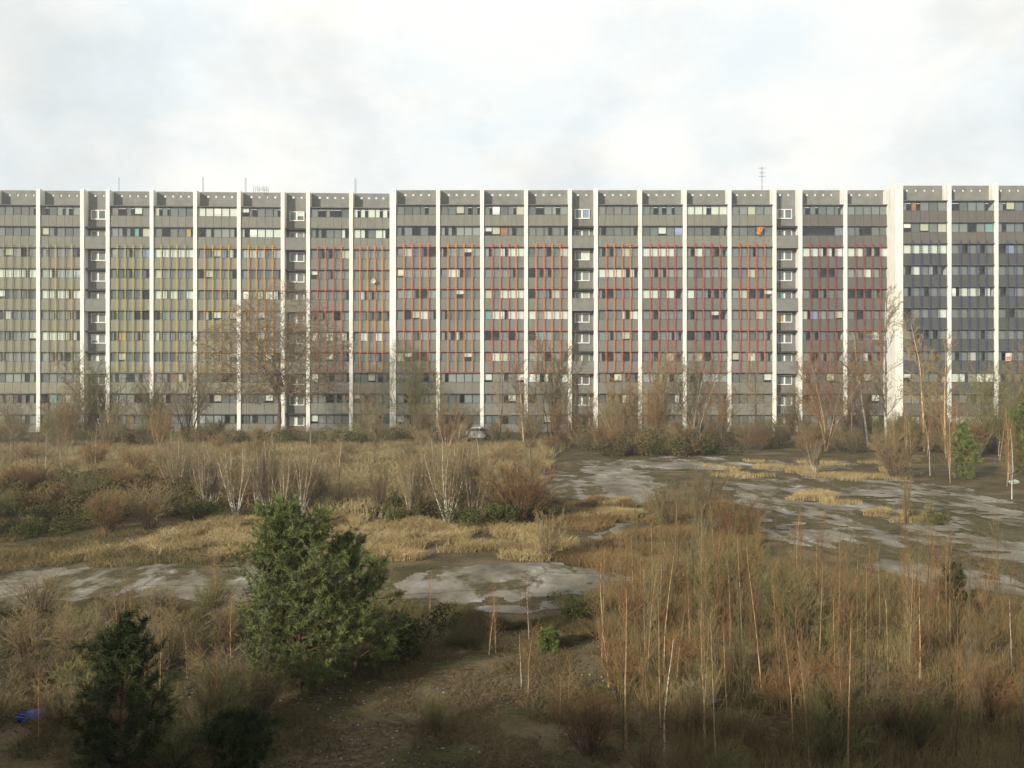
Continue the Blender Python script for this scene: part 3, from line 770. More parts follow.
# the big round tree
def round_tree(seed, H, rx, ry, rz, cz, fork, r0):
    """limbs run from a low fork to points spread through an egg-shaped crown; each finer order starts at the nearest point of the coarser one"""
    rng = np.random.default_rng(seed); tr = []; cr = []
    def path(a, b, d, n, w, ra, rb2, out_):
        pts = [a]; L_ = np.linalg.norm(b - a); c = a + d * L_ * .45
        for i in range(1, n + 1):
            t = i / n; q = (1 - t) ** 2 * a + 2 * t * (1 - t) * c + t * t * b + rng.normal(size=3) * w * L_ * (t < 1); pts.append(q)
            out_.append((*pts[-2], *q, ra + (rb2 - ra) * (i - 1) / n, ra + (rb2 - ra) * t))
        return pts
    p0 = np.array([0, 0, -.2]); f = np.array([.3, 0, fork]); path(p0, f, np.array([0, 0, 1.]), 5, .01, r0, r0 * .8, tr)
    f2 = f + [-.2, .1, 2.6]; path(f, f2, np.array([0, 0, 1.]), 4, .03, r0 * .75, r0 * .5, tr)
    nodes = [f + (f2 - f) * t for t in (0, .3, .6, 1)]; ndir = [np.array([0, 0, 1.])] * 4; nr = [r0 * .6] * 4
    def targets(n, lo, hi):
        u = rng.normal(size=(n * 2, 3)); u /= np.linalg.norm(u, axis=1, keepdims=True); u = u[u[:, 2] > -.9][:n]
        lump = 1 + .16 * np.sin(u[:, 0] * 5 + 1) * np.sin(u[:, 1] * 4 + 2) + .10 * np.sin(u[:, 2] * 9)
        return u * [rx, ry, rz] * (lo + (hi - lo) * rng.random((len(u), 1)) ** .6) * lump[:, None] + [0, 0, cz]
    for n, lo, hi, ns, w, rr, dst in ((16, .35, .55, 6, .045, .42, tr), (70, .45, .85, 5, .05, .5, cr), (420, .4, .97, 4, .06, .55, cr), (3600, .30, 1.02, 3, .08, .6, cr), (13000, .25, 1.08, 2, .09, .8, cr)):
        NA = np.array(nodes); nn, nd, nrr = [], [], []
        for t in targets(n, lo, hi):
            dist = np.linalg.norm(NA - t, axis=1) + .35 * np.maximum(0, NA[:, 2] - t[2]); k = int(dist.argmin()); a = NA[k]; ra = nr[k] * rr
            if np.linalg.norm(t - a) > .42 * rx and n > 500: t = a + (t - a) * .6
            pts = path(a, t, ndir[k] * .6 + np.array([0, 0, .35]), ns, w, max(ra, .017), max(ra * .4, .0125), dst)
            for i in range(1, len(pts)):
                d = pts[i] - pts[i - 1]; d = d / max(np.linalg.norm(d), 1e-6); nn.append(pts[i]); nd.append(d); nrr.append(ra * (1 - .6 * i / ns))
        nodes += nn; ndir += nd; nr += nrr
    return segs_mesh('round_trunk', tr, 6), segs_mesh('round_twigs', cr, 3)
tm, cm = round_tree(3, 17, 8.5, 7.4, 7.2, 9.8, 2.2, .32)
bt = empty('bare_tree', ((277 - 512) / F * 104, 104, 0)); tag(bt, 'large round bare tree with a wide twiggy crown before the left run', 'tree')
link('trunk', tm, bt, mats=[BARK_B]); link('crown', cm, bt, mats=[mat('tan_twigs', (0.20, 0.145, 0.075), (0.29, 0.215, 0.12), 1.0)])

def topz(py, Y): return HC + (384 - py) / F * Y
# slender trees in front of the facade: (px, top py, depth, kind, bark, twigs, label)
FAR = [
 (14, 392, 92, 'multi', BARK_B, TWIG_B, 'brown bare tree at the far left edge before the block'),
 (62, 372, 92, 'multi', BARK_B, TWIG_B, 'bare multi-stemmed tree before the second olive bay from the left'),
 (108, 350, 95, 'multi', BARK_B, TWIG_G, 'olive brown bare tree before the left stairwell'),
 (150, 372, 95, 'multi', BARK_B, TWIG_B, 'bare tree between the left stairwell and the round tree'),
 (188, 352, 98, 'multi', BARK_B, TWIG_B, 'tangled bare tree at the left foot of the big round tree'),
 (362, 385, 96, 'multi', BARK_B, TWIG_B, 'low bare tree just right of the big round tree'),
 (414, 345, 97, 'multi', BARK_B, TWIG_G, 'olive twigged bare tree under the first red bays'),
 (440, 372, 92, 'tall', BARK_B, TWIG_G, 'small straight bare tree left of the white car'),
 (500, 365, 95, 'tall', BARK_B, TWIG_B, 'slim bare tree right of the white car'),
 (524, 352, 92, 'tall', BARK_O, TWIG_B, 'slim rusty trunked tree left of the middle stairwell'),
 (552, 338, 96, 'multi', BARK_B, TWIG_B, 'bare tree with many stems beside the middle stairwell'),
 (580, 388, 94, 'multi', BARK_B, TWIG_B, 'low bare tree standing before the middle stairwell windows'),
 (622, 372, 95, 'multi', BARK_B, TWIG_R, 'reddish low bare tree right of the middle stairwell'),
 (664, 350, 90, 'multi', BARK_O, TWIG_B, 'pale stemmed fan shaped tree behind the green brown thicket'),
 (694, 346, 92, 'multi', BARK_W, TWIG_B, 'whitish stemmed bare tree right of the fan shaped one'),
 (722, 380, 90, 'multi', BARK_B, TWIG_R, 'short reddish tree under the dark red bay'),
 (757, 350, 92, 'tall', BARK_B, TWIG_B, 'straight bare tree before the fourth red bay'),
 (800, 385, 92, 'multi', BARK_B, TWIG_B, 'low bare tree before the right stairwell'),
 (826, 342, 84, 'multi', BARK_O, TWIG_R, 'red twigged tree with fanned stems before the crimson bay'),
 (852, 350, 86, 'tall', BARK_O, TWIG_R, 'thin rusty tree between the crimson bays'),
 (886, 296, 88, 'tall', BARK_W, TWIG_B, 'tallest slim birch with white trunk before the cream side wall'),
 (868, 330, 90, 'tall', BARK_W, TWIG_B, 'white trunked birch just left of the tallest one'),
 (924, 316, 84, 'tall', BARK_O, TWIG_T, 'ochre crowned tree right of the cream side wall'),
 (946, 338, 82, 'tall', BARK_O, TWIG_T, 'smaller ochre tree before the first blue fin'),
 (978, 362, 78, 'multi', BARK_B, TWIG_G, 'olive bare tree above the far pine'),
 (1012, 340, 80, 'multi', BARK_B, TWIG_T, 'ochre brown tree at the right edge of the view'),
]
for px, ty, Yd, kind, bk, tw, lab in FAR:
    h = topz(ty, Yd)
    plant(kind, (px - 512) / F * Yd, Yd, h, 'bare_tree', lab, 'tree', bk, tw, 'slender bare trees before the apartment slab')

r2 = random.Random(81)
for i in range(30):
    px = r2.choice([r2.uniform(-30, 240), r2.uniform(340, 620), r2.uniform(600, 1060), r2.uniform(820, 1060)]); Yd = r2.uniform(82, 100)
    LOW = (px - 512) / F * Yd
    plant('multi', LOW, Yd, r2.uniform(3.5, 6.5), 'bare_tree', '@bare low tree', 'tree', r2.choice([BARK_B, BARK_O, BARK_B]), r2.choice([TWIG_B, TWIG_B, TWIG_G, TWIG_R]), 'low bare trees along the foot of the apartment slab')
# pale birch clumps in the middle distance
CL = [(236, 516, 441, BARK_W, 'pale many-stemmed birch clump, largest at the left behind the pine'), (206, 512, 446, BARK_W, 'thinner pale birch clump left of the largest one'),
      (178, 508, 450, BARK_W, 'leftmost pale birch clump behind the brambles'), (268, 514, 452, BARK_W, 'small pale birch clump just behind the pine top'), (302, 512, 458, BARK_W, 'low pale birch clump right of the pine top'),
      (380, 518, 462, BARK_B, 'grey brown stems between the two pale birch clumps'), (448, 524, 432, BARK_W, 'pale fan of birch stems above the dry straw grass'), (474, 522, 446, BARK_W, 'second fan of pale stems beside the brown scrub edge'),
      (420, 520, 455, BARK_B, 'dull brown clump left of the pale fan of stems'), (815, 474, 432, BARK_W, 'thin whitish birch clump standing on the far concrete')]
for px, by, ty, bk, lab in CL:
    x, y = G(px, by); plant('clump', x, y, topz(ty, y), 'birch_clump', lab, 'birch', bk, TWIG_B, 'pale birch clumps in the scrub')

# brown shrubs: far hedge in front of the block, middle scrub
def shrub_group(spec, kind, name, label, cat, group, twig, hmin, hmax, sx=1.2, bark=None):
    for px, py in spec:
        x, y = G(px, py)
        plant(kind, x, y, rv.uniform(hmin, hmax), name, label, cat, bark or BARK_B, twig, group, sx=sx)
r2 = random.Random(8)
def scatter(n, poly, avoid=True, mind=0.0):
    p = np.array(G3(poly)); out_ = []; x0, y0 = p.min(0); x1, y1 = p.max(0); tries = 0
    while len(out_) < n and tries < 40000:
        tries += 1
        x = r2.uniform(x0, x1); y = r2.uniform(y0, y1)
        if not inpoly(np.array([x]), np.array([y]), [tuple(q) for q in p])[0]: continue
        if avoid and on_slab(np.array([x]), np.array([y]))[0]: continue
        if mind and any((x - a) ** 2 + (y - b_) ** 2 < mind * mind for a, b_ in out_): continue
        out_.append((x, y))
    return out_
def plants(pts, kind, name, label, cat, group, bark, twig, hmin, hmax, sx=1.0, crown='twigs'):
    for x, y in pts:
        if y > 70 and 466 < 512 + x / y * F < 488: continue      # the gap in which the white car shows
        tw = rv.choice(twig) if isinstance(twig, (list, tuple)) else twig
        bk = rv.choice(bark) if isinstance(bark, (list, tuple)) else bark
        plant(kind, x, y, rv.uniform(hmin, hmax), name, label, cat, bk, tw, group, sx=sx * rv.uniform(.85, 1.15), crown=crown)
plants(scatter(80, [(-40, 438), (530, 439), (530, 449), (-40, 451)], mind=1.3), 'farshrub', 'bare_shrub', 'brown leafless shrub in the hedge at the foot of the left and middle runs', 'shrub', 'hedge shrubs left of the middle stairwell', BARK_B, [TWIG_B, TWIG_B, TWIG_G], 1.6, 3.0, 1.2)
plants(scatter(90, [(530, 440), (1070, 440), (1070, 457), (530, 457)], mind=1.2), 'farshrub', 'bare_shrub', 'tangled leafless shrub in the belt behind the far concrete yard', 'shrub', 'belt shrubs behind the concrete yard', BARK_B, [TWIG_B, TWIG_B, TWIG_R, TWIG_G], 1.8, 3.8, 1.1)
plants(scatter(52, [(890, 452), (1090, 452), (1090, 512), (1010, 502), (930, 480)], mind=.8), 'sap', 'birch_sapling', 'slim reddish sapling in the stand at the right edge beyond the concrete yard', 'sapling', 'saplings beyond the yard at the right', [BARK_O, BARK_W, BARK_O], TWIG_R, 3.4, 5.6, 1.1)
plants(scatter(70, [(-40, 453), (530, 450), (540, 500), (330, 512), (150, 498), (-40, 480)], mind=.9), 'sap', 'bare_sapling', '@', 'sapling', 'bare saplings in the middle scrub', [BARK_B, BARK_B, BARK_W], [TWIG_B, TWIG_B, TWIG_T], 2.2, 3.6, 1.6)
plants(scatter(46, [(-40, 456), (530, 452), (545, 500), (535, 526), (330, 515), (150, 498), (-40, 480)], mind=1.3), 'shrub', 'scrub_bush', 'waist-high brown leafless bush in the broad scrub behind the pines', 'shrub', 'brown scrub bushes in the middle distance', BARK_B, [TWIG_B, TWIG_B, TWIG_T, TWIG_R], 1.3, 2.4, 1.15)
plants(scatter(20, [(-60, 500), (190, 492), (235, 515), (180, 530), (-60, 548)], mind=1.0), 'shrub', 'scrub_bush', '@', 'shrub', 'brown scrub bushes on the left bank', BARK_B, [TWIG_B, TWIG_R, TWIG_G], 1.3, 2.2, 1.2)
plants(scatter(16, [(160, 500), (330, 500), (330, 519), (160, 512)], mind=.8), 'clump', 'birch_clump', '@', 'birch', 'slim pale birches behind the large pine', BARK_W, TWIG_B, 2.6, 3.9, .85)
plants(scatter(7, [(400, 500), (520, 500), (520, 522), (400, 522)], mind=.8), 'clump', 'birch_clump', '@', 'birch', 'slim pale birches above the straw strip', BARK_W, TWIG_B, 2.4, 3.6, .85)
# single bushes that stand out
for px, by, ty, kd, tw, sx, lab in [
  (700, 535, 458, 'clump', TWIG_B, 1.3, 'grey brown bush of fine upright stems at the left end of the yard'),
  (668, 528, 478, 'shrub', TWIG_B, 1.0, 'low brown bush at the left side of the big grey brown one'),
  (735, 540, 490, 'shrub', TWIG_R, 1.2, 'reddish brown bush right of the big grey brown one'),
  (896, 479, 424, 'shrub', TWIG_T, 1.0, 'straw coloured rounded bush at the back of the yard'),
  (905, 524, 470, 'clump', TWIG_T, .55, 'thin yellowish saplings in the grass island on the concrete'),
  (520, 524, 448, 'shrub', TWIG_R, 1.0, 'reddish bush at the right end of the brown scrub'),
  (548, 560, 505, 'shrub', TWIG_B, .7, 'small brown bush by the straw grass corner'),
  (730, 618, 535, 'shrub', TWIG_G, 1.25, 'olive green twiggy bush, largest behind the right thicket'),
  (790, 640, 560, 'shrub', TWIG_G, 1.2, 'olive twiggy bush right of the largest olive one'),
  (670, 600, 548, 'shrub', TWIG_B, 1.2, 'brown twiggy bush left of the largest olive one'),
  (437, 735, 690, 'shrub', TWIG_G, .6, 'small olive bush alone on the littered dirt slope'),
  (210, 740, 660, 'shrub', TWIG_G, 1.1, 'olive twiggy bush between the small pine and the large pine'),
  (30, 660, 600, 'shrub', TWIG_B, 1.2, 'brown bush above the blue bag at the left edge'),
  (170, 668, 600, 'shrub', TWIG_B, .9, 'brown bush behind the small dark pine')]:
    x, y = G(px, by); plant(kd, x, y, max(.5, topz(ty, y)), 'twiggy_bush', lab, 'bush', BARK_B, tw, sx=sx)

# the thicket of young birches in the right foreground
plants(scatter(185, [(606, 600), (700, 590), (1060, 612), (1400, 775), (640, 800), (600, 745), (625, 700), (590, 655)], mind=.36), 'sap', 'birch_sapling', 'thin bare sapling with red brown twigs in the dense thicket at the lower right', 'sapling', 'young saplings in the right foreground thicket',
       [BARK_O, BARK_B, BARK_B, BARK_O, BARK_B], [TWIG_R, TWIG_R, TWIG_B, TWIG_G], 1.9, 3.3, .8)
plants(scatter(34, [(600, 620), (1060, 620), (1400, 800), (560, 830), (575, 700)], mind=.5), 'shrub', 'thicket_bush', 'low twiggy bush filling the foot of the right foreground thicket', 'bush', 'bushes at the foot of the thicket', BARK_B, [TWIG_B, TWIG_R, TWIG_G], 0.8, 1.5, 1.0)
SB = [(626, 756, 587, 'palest long crooked stem at the left edge of the thicket'), (609, 690, 560, 'pale stem just left of the long crooked one'), (645, 670, 571, 'pale stem to the right of the long crooked one'),
      (660, 612, 545, 'short pale sapling behind the thicket edge near the concrete'), (664, 770, 640, 'greyish stem leaning at the bottom of the thicket edge'), (489, 656, 600, 'left stem of the pair below the middle concrete slab'),
      (496, 654, 596, 'whiter stem of the pair below the middle concrete slab'), (529, 642, 585, 'single thin stem below the middle concrete slab'), (521, 688, 640, 'short rusty stem on the dirt slope, left of two'), (528, 694, 630, 'short olive stem on the dirt slope, right of two'),
      (557, 756, 690, 'left of the short rusty stems low on the dirt slope'), (568, 748, 680, 'right of the short rusty stems low on the dirt slope'), (784, 696, 640, 'bright orange short stem in the centre of the thicket'),
      (834, 690, 598, 'yellowish leaning stem right of the thicket centre'), (888, 646, 585, 'pale stem under the yard edge, left of the tall yellow pair'), (910, 682, 558, 'bright yellow tall stem, left of the tall pair'), (920, 688, 575, 'bright yellow tall stem, right of the tall pair'),
      (939, 634, 572, 'pale slim stem behind the tall yellow pair'), (950, 640, 545, 'slim stem rising beside the little dark pine'), (1011, 670, 600, 'pale stem nearest the right edge of the thicket'), (873, 592, 555, 'thin stem in front of the yard edge'),
      (214, 606, 556, 'thin stem before the left concrete slab'), (130, 640, 590, 'thin pale stem left of the small dark pine'), (146, 690, 640, 'rusty stem in front of the small dark pine'), (430, 612, 578, 'tiny stem just right of the large pine')]
for px, by, ty, lab in SB:
    x, y = G(px, by); plant('sap', x, y, topz(ty, y) + .25, 'birch_sapling', lab, 'sapling', BARK_O if rv.random() < .7 else BARK_W, TWIG_R, 'single pale stems that stand out', sx=1.25)
plants(scatter(22, [(-60, 620), (230, 610), (240, 700), (200, 790), (-120, 790)], mind=.8), 'sap', 'birch_sapling', 'dim thin sapling in the dark scrub at the lower left', 'sapling', 'saplings in the lower left scrub', [BARK_O, BARK_B], [TWIG_R, TWIG_B], 1.2, 2.2)
plants(scatter(30, [(-60, 618), (240, 606), (260, 700), (300, 790), (-120, 790)], mind=.7), 'shrub', 'scrub_bush', 'dim low bush in the dark scrub at the lower left', 'bush', 'bushes in the lower left scrub', BARK_B, [TWIG_B, TWIG_G, TWIG_B], .7, 1.3, 1.3)

# bramble mounds with leaves
def bramble_mesh(seed, w=1.6, h=1.1, n=5200):
    rng = np.random.default_rng(seed)
    lumps = rng.normal(size=(16, 3)) * [w * .42, w * .42, h * .22] + [0, 0, h * .45]
    k = rng.integers(0, 16, n); u = rng.normal(size=(n, 3)); u /= np.linalg.norm(u, axis=1, keepdims=True)
    P = lumps[k] + u * (.18 + .25 * rng.random((n, 1)) ** .5) * [1.2, 1.2, .9]
    P = P[P[:, 2] > 0.02]
    return leaves_mesh('bramble', P, .085, rng)
BRL = tintmat('bramble_leaves', (0.022, 0.034, 0.008), (0.120, 0.120, 0.034), vary=.25)
BRL2 = tintmat('browned_bramble_leaves', (0.050, 0.040, 0.014), (0.17, 0.128, 0.048), vary=.25)
BV = [bramble_mesh(i) for i in range(4)]
BS = [make_tree('bst', 90 + i, P_SHRUB, 1.2, .012, .005, stems=14, spread=.9)[1] for i in range(2)]
def bramble(x, y, s, label, group=None, m=None, name='bramble_bush', cat='bramble', sz=1.0):
    o = link(name, withmat(rv.choice(BV), m or rv.choice([BRL, BRL2, BRL2]))); o.location = (x, y, gz(x, y) - .05); o.rotation_euler = (0, 0, rv.uniform(0, 6.28)); o.scale = (s, s, s * sz)
    link('stems', withmat(rv.choice(BS), TWIG_B), o); tag(o, label, cat, group)
for x, y in scatter(34, [(-60, 492), (60, 488), (190, 486), (235, 520), (180, 532), (90, 540), (-60, 552)], mind=.9): bramble(x, y, rv.uniform(.7, 1.15), 'dark leafy bramble mound on the bank at the left, above the straw grass', 'brambles on the left bank')
for x, y in scatter(8, [(540, 450), (660, 444), (710, 452), (700, 458), (550, 459)], mind=1.6): bramble(x, y, rv.uniform(1.1, 1.9), 'tall dark evergreen bramble at the foot of the middle stairwell', 'evergreen thicket below the middle stairwell')
for x, y in scatter(14, [(400, 512), (540, 508), (540, 532), (395, 528)], mind=1.0): bramble(x, y, rv.uniform(.6, 1.0), 'low leafy bramble under the pale fans of stems', 'brambles under the pale birch fans')
for x, y in scatter(12, [(90, 446), (400, 443), (400, 447), (90, 450)], mind=2): bramble(x, y, rv.uniform(1.2, 1.8), 'dark leafy bush at the foot of the left run', 'leafy bushes below the left run')
for px, py, s, lab in [(575, 617, .55, 'small dark leafy shrub at the right tip of the middle concrete slab'), (400, 655, .9, 'dark leafy shrub at the right foot of the large pine'), (938, 525, .55, 'small dark evergreen in the grass island')]:
    x, y = G(px, py); bramble(x, y, s, lab, m=BRL, name='leafy_shrub', cat='shrub')

# pines
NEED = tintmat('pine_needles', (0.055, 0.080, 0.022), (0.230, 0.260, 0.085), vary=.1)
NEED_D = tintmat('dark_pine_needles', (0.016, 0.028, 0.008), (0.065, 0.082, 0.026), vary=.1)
PBARK = mat('pine_bark', (0.10, 0.062, 0.038), (0.16, 0.10, 0.06), 8)
def pine_mesh(seed, H, W, whorls=13, per=7, needle=.085, nw=.008, tufts=9, top=1.0):
    rng = np.random.default_rng(seed); tr = []; br = []; tips = []; dirs = []
    p = np.array([0, 0, -.1]); d = np.array([0, 0, 1.]); pts = [p]
    for i in range(12):
        d = d + rng.normal(size=3) * [.03, .03, 0]; d /= np.linalg.norm(d); q = p + d * H / 12; tr.append((*p, *q, .055 * H / 4 * (1 - i / 12.5), .055 * H / 4 * (1 - (i + 1) / 12.5))); p = q; pts.append(p)
    pts = np.array(pts)
    for w in range(whorls):
        t = .06 + .90 * w / (whorls - 1) + rng.normal() * .012; f = np.clip(t, .02, .99) * 12; i = int(f); base = pts[i] + (pts[min(i + 1, 12)] - pts[i]) * (f - i)
        prof = (min(1, (t + .30) * 1.5) * (1 - t) ** .62) * 1.15 + .07
        for k in range(per if t < .85 else 4):
            a = 6.283 * (k / per) + rng.random() * .9 + w; ln = W * prof * (.45 + .80 * rng.random())
            dr = np.array([math.cos(a), math.sin(a), .25 + .9 * t]); dr /= np.linalg.norm(dr); q = base.copy(); n = 5
            for j in range(n):
                dr = dr + np.array([0, 0, .10]) + rng.normal(size=3) * .07; dr /= np.linalg.norm(dr); q2 = q + dr * ln / n
                br.append((*q, *q2, .014 * (1 - j / 6), .014 * (1 - (j + 1) / 6)))
                if j >= 1:
                    for m_ in range(3):
                        sd = dr + rng.normal(size=3) * .75 + np.array([0, 0, .25]); sd /= np.linalg.norm(sd); sl_ = ln * .26 * (.5 + rng.random()); e = q2 + sd * sl_
                        br.append((*q2, *e, .006, .004))
                        for u in np.linspace(.25, 1, 4): tips.append(q2 + sd * sl_ * u); dirs.append(sd)
                q = q2
            for u in np.linspace(0, 1, 3): tips.append(q + dr * u * .1); dirs.append(dr)
    for u in np.linspace(.80, 1.0, 10): f = u * 12; i = min(int(f), 11); tips.append(pts[i] + (pts[i + 1] - pts[i]) * (f - i)); dirs.append(np.array([0, 0, 1.]))
    T = np.array(tips); D = np.array(dirs); nn_ = tufts
    P = np.repeat(T, nn_, 0) + rng.normal(size=(len(T) * nn_, 3)) * .015
    u = rng.normal(size=P.shape); u /= np.linalg.norm(u, axis=1, keepdims=True)
    dd = np.repeat(D, nn_, 0) * .8 + u * .85 + [0, 0, .15]; dd /= np.linalg.norm(dd, axis=1, keepdims=True)
    dd *= needle * (.7 + .6 * rng.random((len(P), 1)))
    tuftt = np.repeat(rng.random(len(T)), nn_) * .65 + rng.random(len(P)) * .35
    return segs_mesh('ptrunk', tr, 8), segs_mesh('pbranch', br, 4), blades_mesh('pneedles', P, dd, np.full(len(P), nw), rng, .15, tuftt)
def pine(px, by, H, W, label, seed, m=None, far=False, **kw):
    x, y = G(px, by); a, b_, c = pine_mesh(seed, H, W, **kw)
    r_ = empty('pine_tree', (x, y, gz(x, y))); tag(r_, label, 'pine tree', 'pines on the waste ground')
    link('trunk', a, r_, mats=[PBARK]); link('branches', b_, r_, mats=[PBARK]); link('needles', c, r_, mats=[m or NEED]); return r_
pine(300, 694, 3.75, 1.75, 'largest bright green pine standing in the left foreground', 1, whorls=17, per=9, tufts=12, needle=.10, nw=.011)
pine(356, 676, 3.0, 1.25, 'narrower pine crowded against the right side of the largest pine', 2, whorls=11, per=6, tufts=10, needle=.10, nw=.011)
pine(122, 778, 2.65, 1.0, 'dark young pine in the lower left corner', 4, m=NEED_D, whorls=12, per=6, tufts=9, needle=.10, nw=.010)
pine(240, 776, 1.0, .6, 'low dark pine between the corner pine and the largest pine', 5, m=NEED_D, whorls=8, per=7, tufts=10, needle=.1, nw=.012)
pine(965, 480, 3.7, 1.1, 'distant dark pine among the red saplings at the right', 6, whorls=10, per=6, needle=.2, nw=.026, tufts=5)
pine(1026, 474, 5.0, 1.8, 'distant dark pine cut by the right edge of the view', 7, whorls=11, per=6, needle=.2, nw=.026, tufts=6)
pine(953, 612, 1.35, .5, 'tiny dark pine at the back of the right thicket', 8, m=NEED_D, whorls=7, per=6, needle=.09, nw=.014)
pine(548, 656, .6, .32, 'tiny light green pine on the dirt near the thicket', 9, whorls=6, per=6, needle=.08, nw=.01)

GR = {}
for o in COL.objects:
    if o.get('group') and o.get('label'): GR.setdefault(o['group'], []).append(o)

NOUN = {'bare saplings in the middle scrub': ('*scrub sapling', ''),'brown scrub bushes on the left bank': ('*bank bush', ''), 'slim pale birches behind the large pine': ('*pale birch', ''), 'slim pale birches above the straw strip': ('*pale birch', ' above the straw'),'low bare trees along the foot of the apartment slab': ('*bare tree', ''), 'hedge shrubs left of the middle stairwell': ('*hedge shrub', ''), 'belt shrubs behind the concrete yard': ('*belt shrub', ''),
        'saplings beyond the yard at the right': ('*sapling', ' beyond the yard'), 'brown scrub bushes in the middle distance': ('*scrub bush', ''), 'young saplings in the right foreground thicket': ('*sapling', ' in thicket'),
        'bushes at the foot of the thicket': ('*bush', ' in thicket'), 'saplings in the lower left scrub': ('*foreground sapling', ''), 'bushes in the lower left scrub': ('*foreground bush', ''),
        'brambles on the left bank': ('bramble mound', ''), 'evergreen thicket below the middle stairwell': ('leafy bramble', ''), 'brambles under the pale birch fans': ('low bramble', ''),
        'leafy bushes below the left run': ('leafy bush', '')}
for gname, (noun, where) in NOUN.items(): relabel(GR[gname], noun, where)
# ------------------------------------------------------------------ grass and litter: ground cover nobody could count
def cover(name, polys, n, hmin, hmax, w, ca, cb, seed, lean=.25, patch=None, avoid=True, clump=0.0, bend=.35):
    rng = np.random.default_rng(seed); Ps = []; per = n // len(polys)
    for poly in polys:
        p = np.array(G3(poly)); x0, y0 = p.min(0); x1, y1 = p.max(0); got = 0; acc = []
        while got < per:
            x = rng.uniform(x0, x1, per); y = rng.uniform(y0, y1, per); jx = (vnoise(x, y, 2.2, seed + 30) - .5) * 3.2 + (vnoise(x, y, .6, seed + 31) - .5) * .8; jy = (vnoise(x, y, 2.2, seed + 32) - .5) * 3.2
            k = inpoly(x + jx, y + jy, [tuple(q) for q in p])
            if avoid: k &= ~on_slab(x, y)
            if patch: k &= vnoise(x, y, patch[0], seed) > patch[1]
            if clump:
                k &= True
            acc.append(np.column_stack([x[k], y[k]])); got += k.sum()
            if len(acc) > 60: break
        Ps.append(np.concatenate(acc)[:per])
    P = np.concatenate(Ps)
    if clump:
        cx = np.round(P / clump) * clump; off = np.stack([vnoise(cx[:, 0], cx[:, 1], .1, 3), vnoise(cx[:, 0], cx[:, 1], .1, 4)], 1)
        P = cx + (off - .5) * clump * .9 + (P - cx) * .35
    n = len(P); hm = vnoise(P[:, 0], P[:, 1], 1.5, seed + 9)
    h = (hmin + (hmax - hmin) * (hm * .6 + rng.random(n) * .4))
    D = rng.normal(size=(n, 3)) * lean; D[:, 2] = 1; D /= np.linalg.norm(D, axis=1, keepdims=True); D *= h[:, None]
    z = hgt(P[:, 0], P[:, 1])
    if not avoid: z = z + .04
    base_ = np.column_stack([P, z - .02])
    tint = np.clip(vnoise(P[:, 0], P[:, 1], 1.1, seed + 4) * .6 + rng.random(n) * .4, 0, 1)
    o = link(name, blades_mesh(name, base_, D, w * (.6 + .8 * rng.random(n)), rng, bend, tint), mats=[tintmat(name + str(seed), ca, cb, vary=0)])
    tag(o, kind='stuff'); return o
STRAW = ((0.20, 0.145, 0.058), (0.52, 0.40, 0.20))
g1 = cover('dry_grass', [[(60, 560), (140, 540), (180, 530), (235, 518), (340, 522), (340, 562), (240, 568), (150, 562)], [(340, 520), (400, 524), (540, 528), (548, 550), (520, 562), (340, 568)]], 46000, .2, .85, .014, *STRAW, 1, .42, patch=(1.3, .38), bend=.7)
tag(g1, 'pale straw grass in a strip along the broken concrete', 'grass')
g2 = cover('meadow_grass', [[(-80, 448), (560, 446), (545, 470), (530, 520), (340, 520), (150, 500), (-80, 500)]], 120000, .5, 1.25, .032, (0.150, 0.115, 0.052), (0.42, 0.335, 0.175), 2, .32, bend=.5)
tag(g2, 'tall brown meadow grass stretching behind the scrub', 'grass')
g3 = cover('yard_grass', [[(740, 462), (900, 462), (905, 478), (740, 478)], [(868, 512), (932, 512), (935, 526), (862, 526)], [(775, 492), (860, 496), (850, 506), (775, 504)], [(590, 505), (630, 500), (615, 522), (580, 522)], [(520, 495), (560, 500), (560, 556), (520, 556)], [(700, 466), (900, 470), (900, 482), (700, 480)]], 20000, .2, .6, .02, *STRAW, 3, .3, avoid=False, patch=(1.6, .56), bend=.6)
tag(g3, 'straw tufts growing through the concrete yard', 'grass')
g4 = cover('undergrowth', [[(600, 640), (610, 585), (700, 560), (1060, 600), (1400, 790), (620, 800), (640, 720)]], 70000, .10, .75, .009, (0.095, 0.074, 0.030), (0.35, 0.265, 0.125), 4, .16, patch=(1.0, .30), bend=.35)
tag(g4, 'tangled brown undergrowth at the foot of the right thicket', 'undergrowth')
g5 = cover('undergrowth', [[(-100, 602), (420, 602), (440, 640), (380, 700), (360, 800), (-150, 800)], [(420, 610), (600, 620), (590, 650), (420, 650)]], 100000, .05, .60, .009, (0.050, 0.046, 0.016), (0.20, 0.155, 0.065), 5, .6, patch=(1.6, .42), bend=.6)
tag(g5, 'short dead stalks and weeds on the dirt slope at the left', 'undergrowth')
g7 = cover('undergrowth', [[(-80, 520), (80, 530), (240, 530), (260, 574), (-80, 590)]], 26000, .1, .55, .014, (0.075, 0.062, 0.022), (0.26, 0.195, 0.085), 7, .45, patch=(1.4, .30), bend=.6)
tag(g7, 'low brown weeds on the bank beside the left concrete strip', 'undergrowth')
g6 = cover('undergrowth', [[(540, 500), (720, 500), (800, 560), (700, 590), (560, 580)]], 36000, .15, .6, .014, (0.10, 0.064, 0.028), (0.30, 0.20, 0.085), 6, .4, patch=(1.8, .40), bend=.5)
tag(g6, 'brown weeds between the concrete patches in the middle', 'undergrowth')
g8 = cover('undergrowth', [[(400, 640), (600, 630), (660, 800), (330, 800)]], 26000, .04, .38, .008, (0.065, 0.050, 0.022), (0.25, 0.185, 0.095), 8, .7, patch=(0.8, .42), bend=.7)
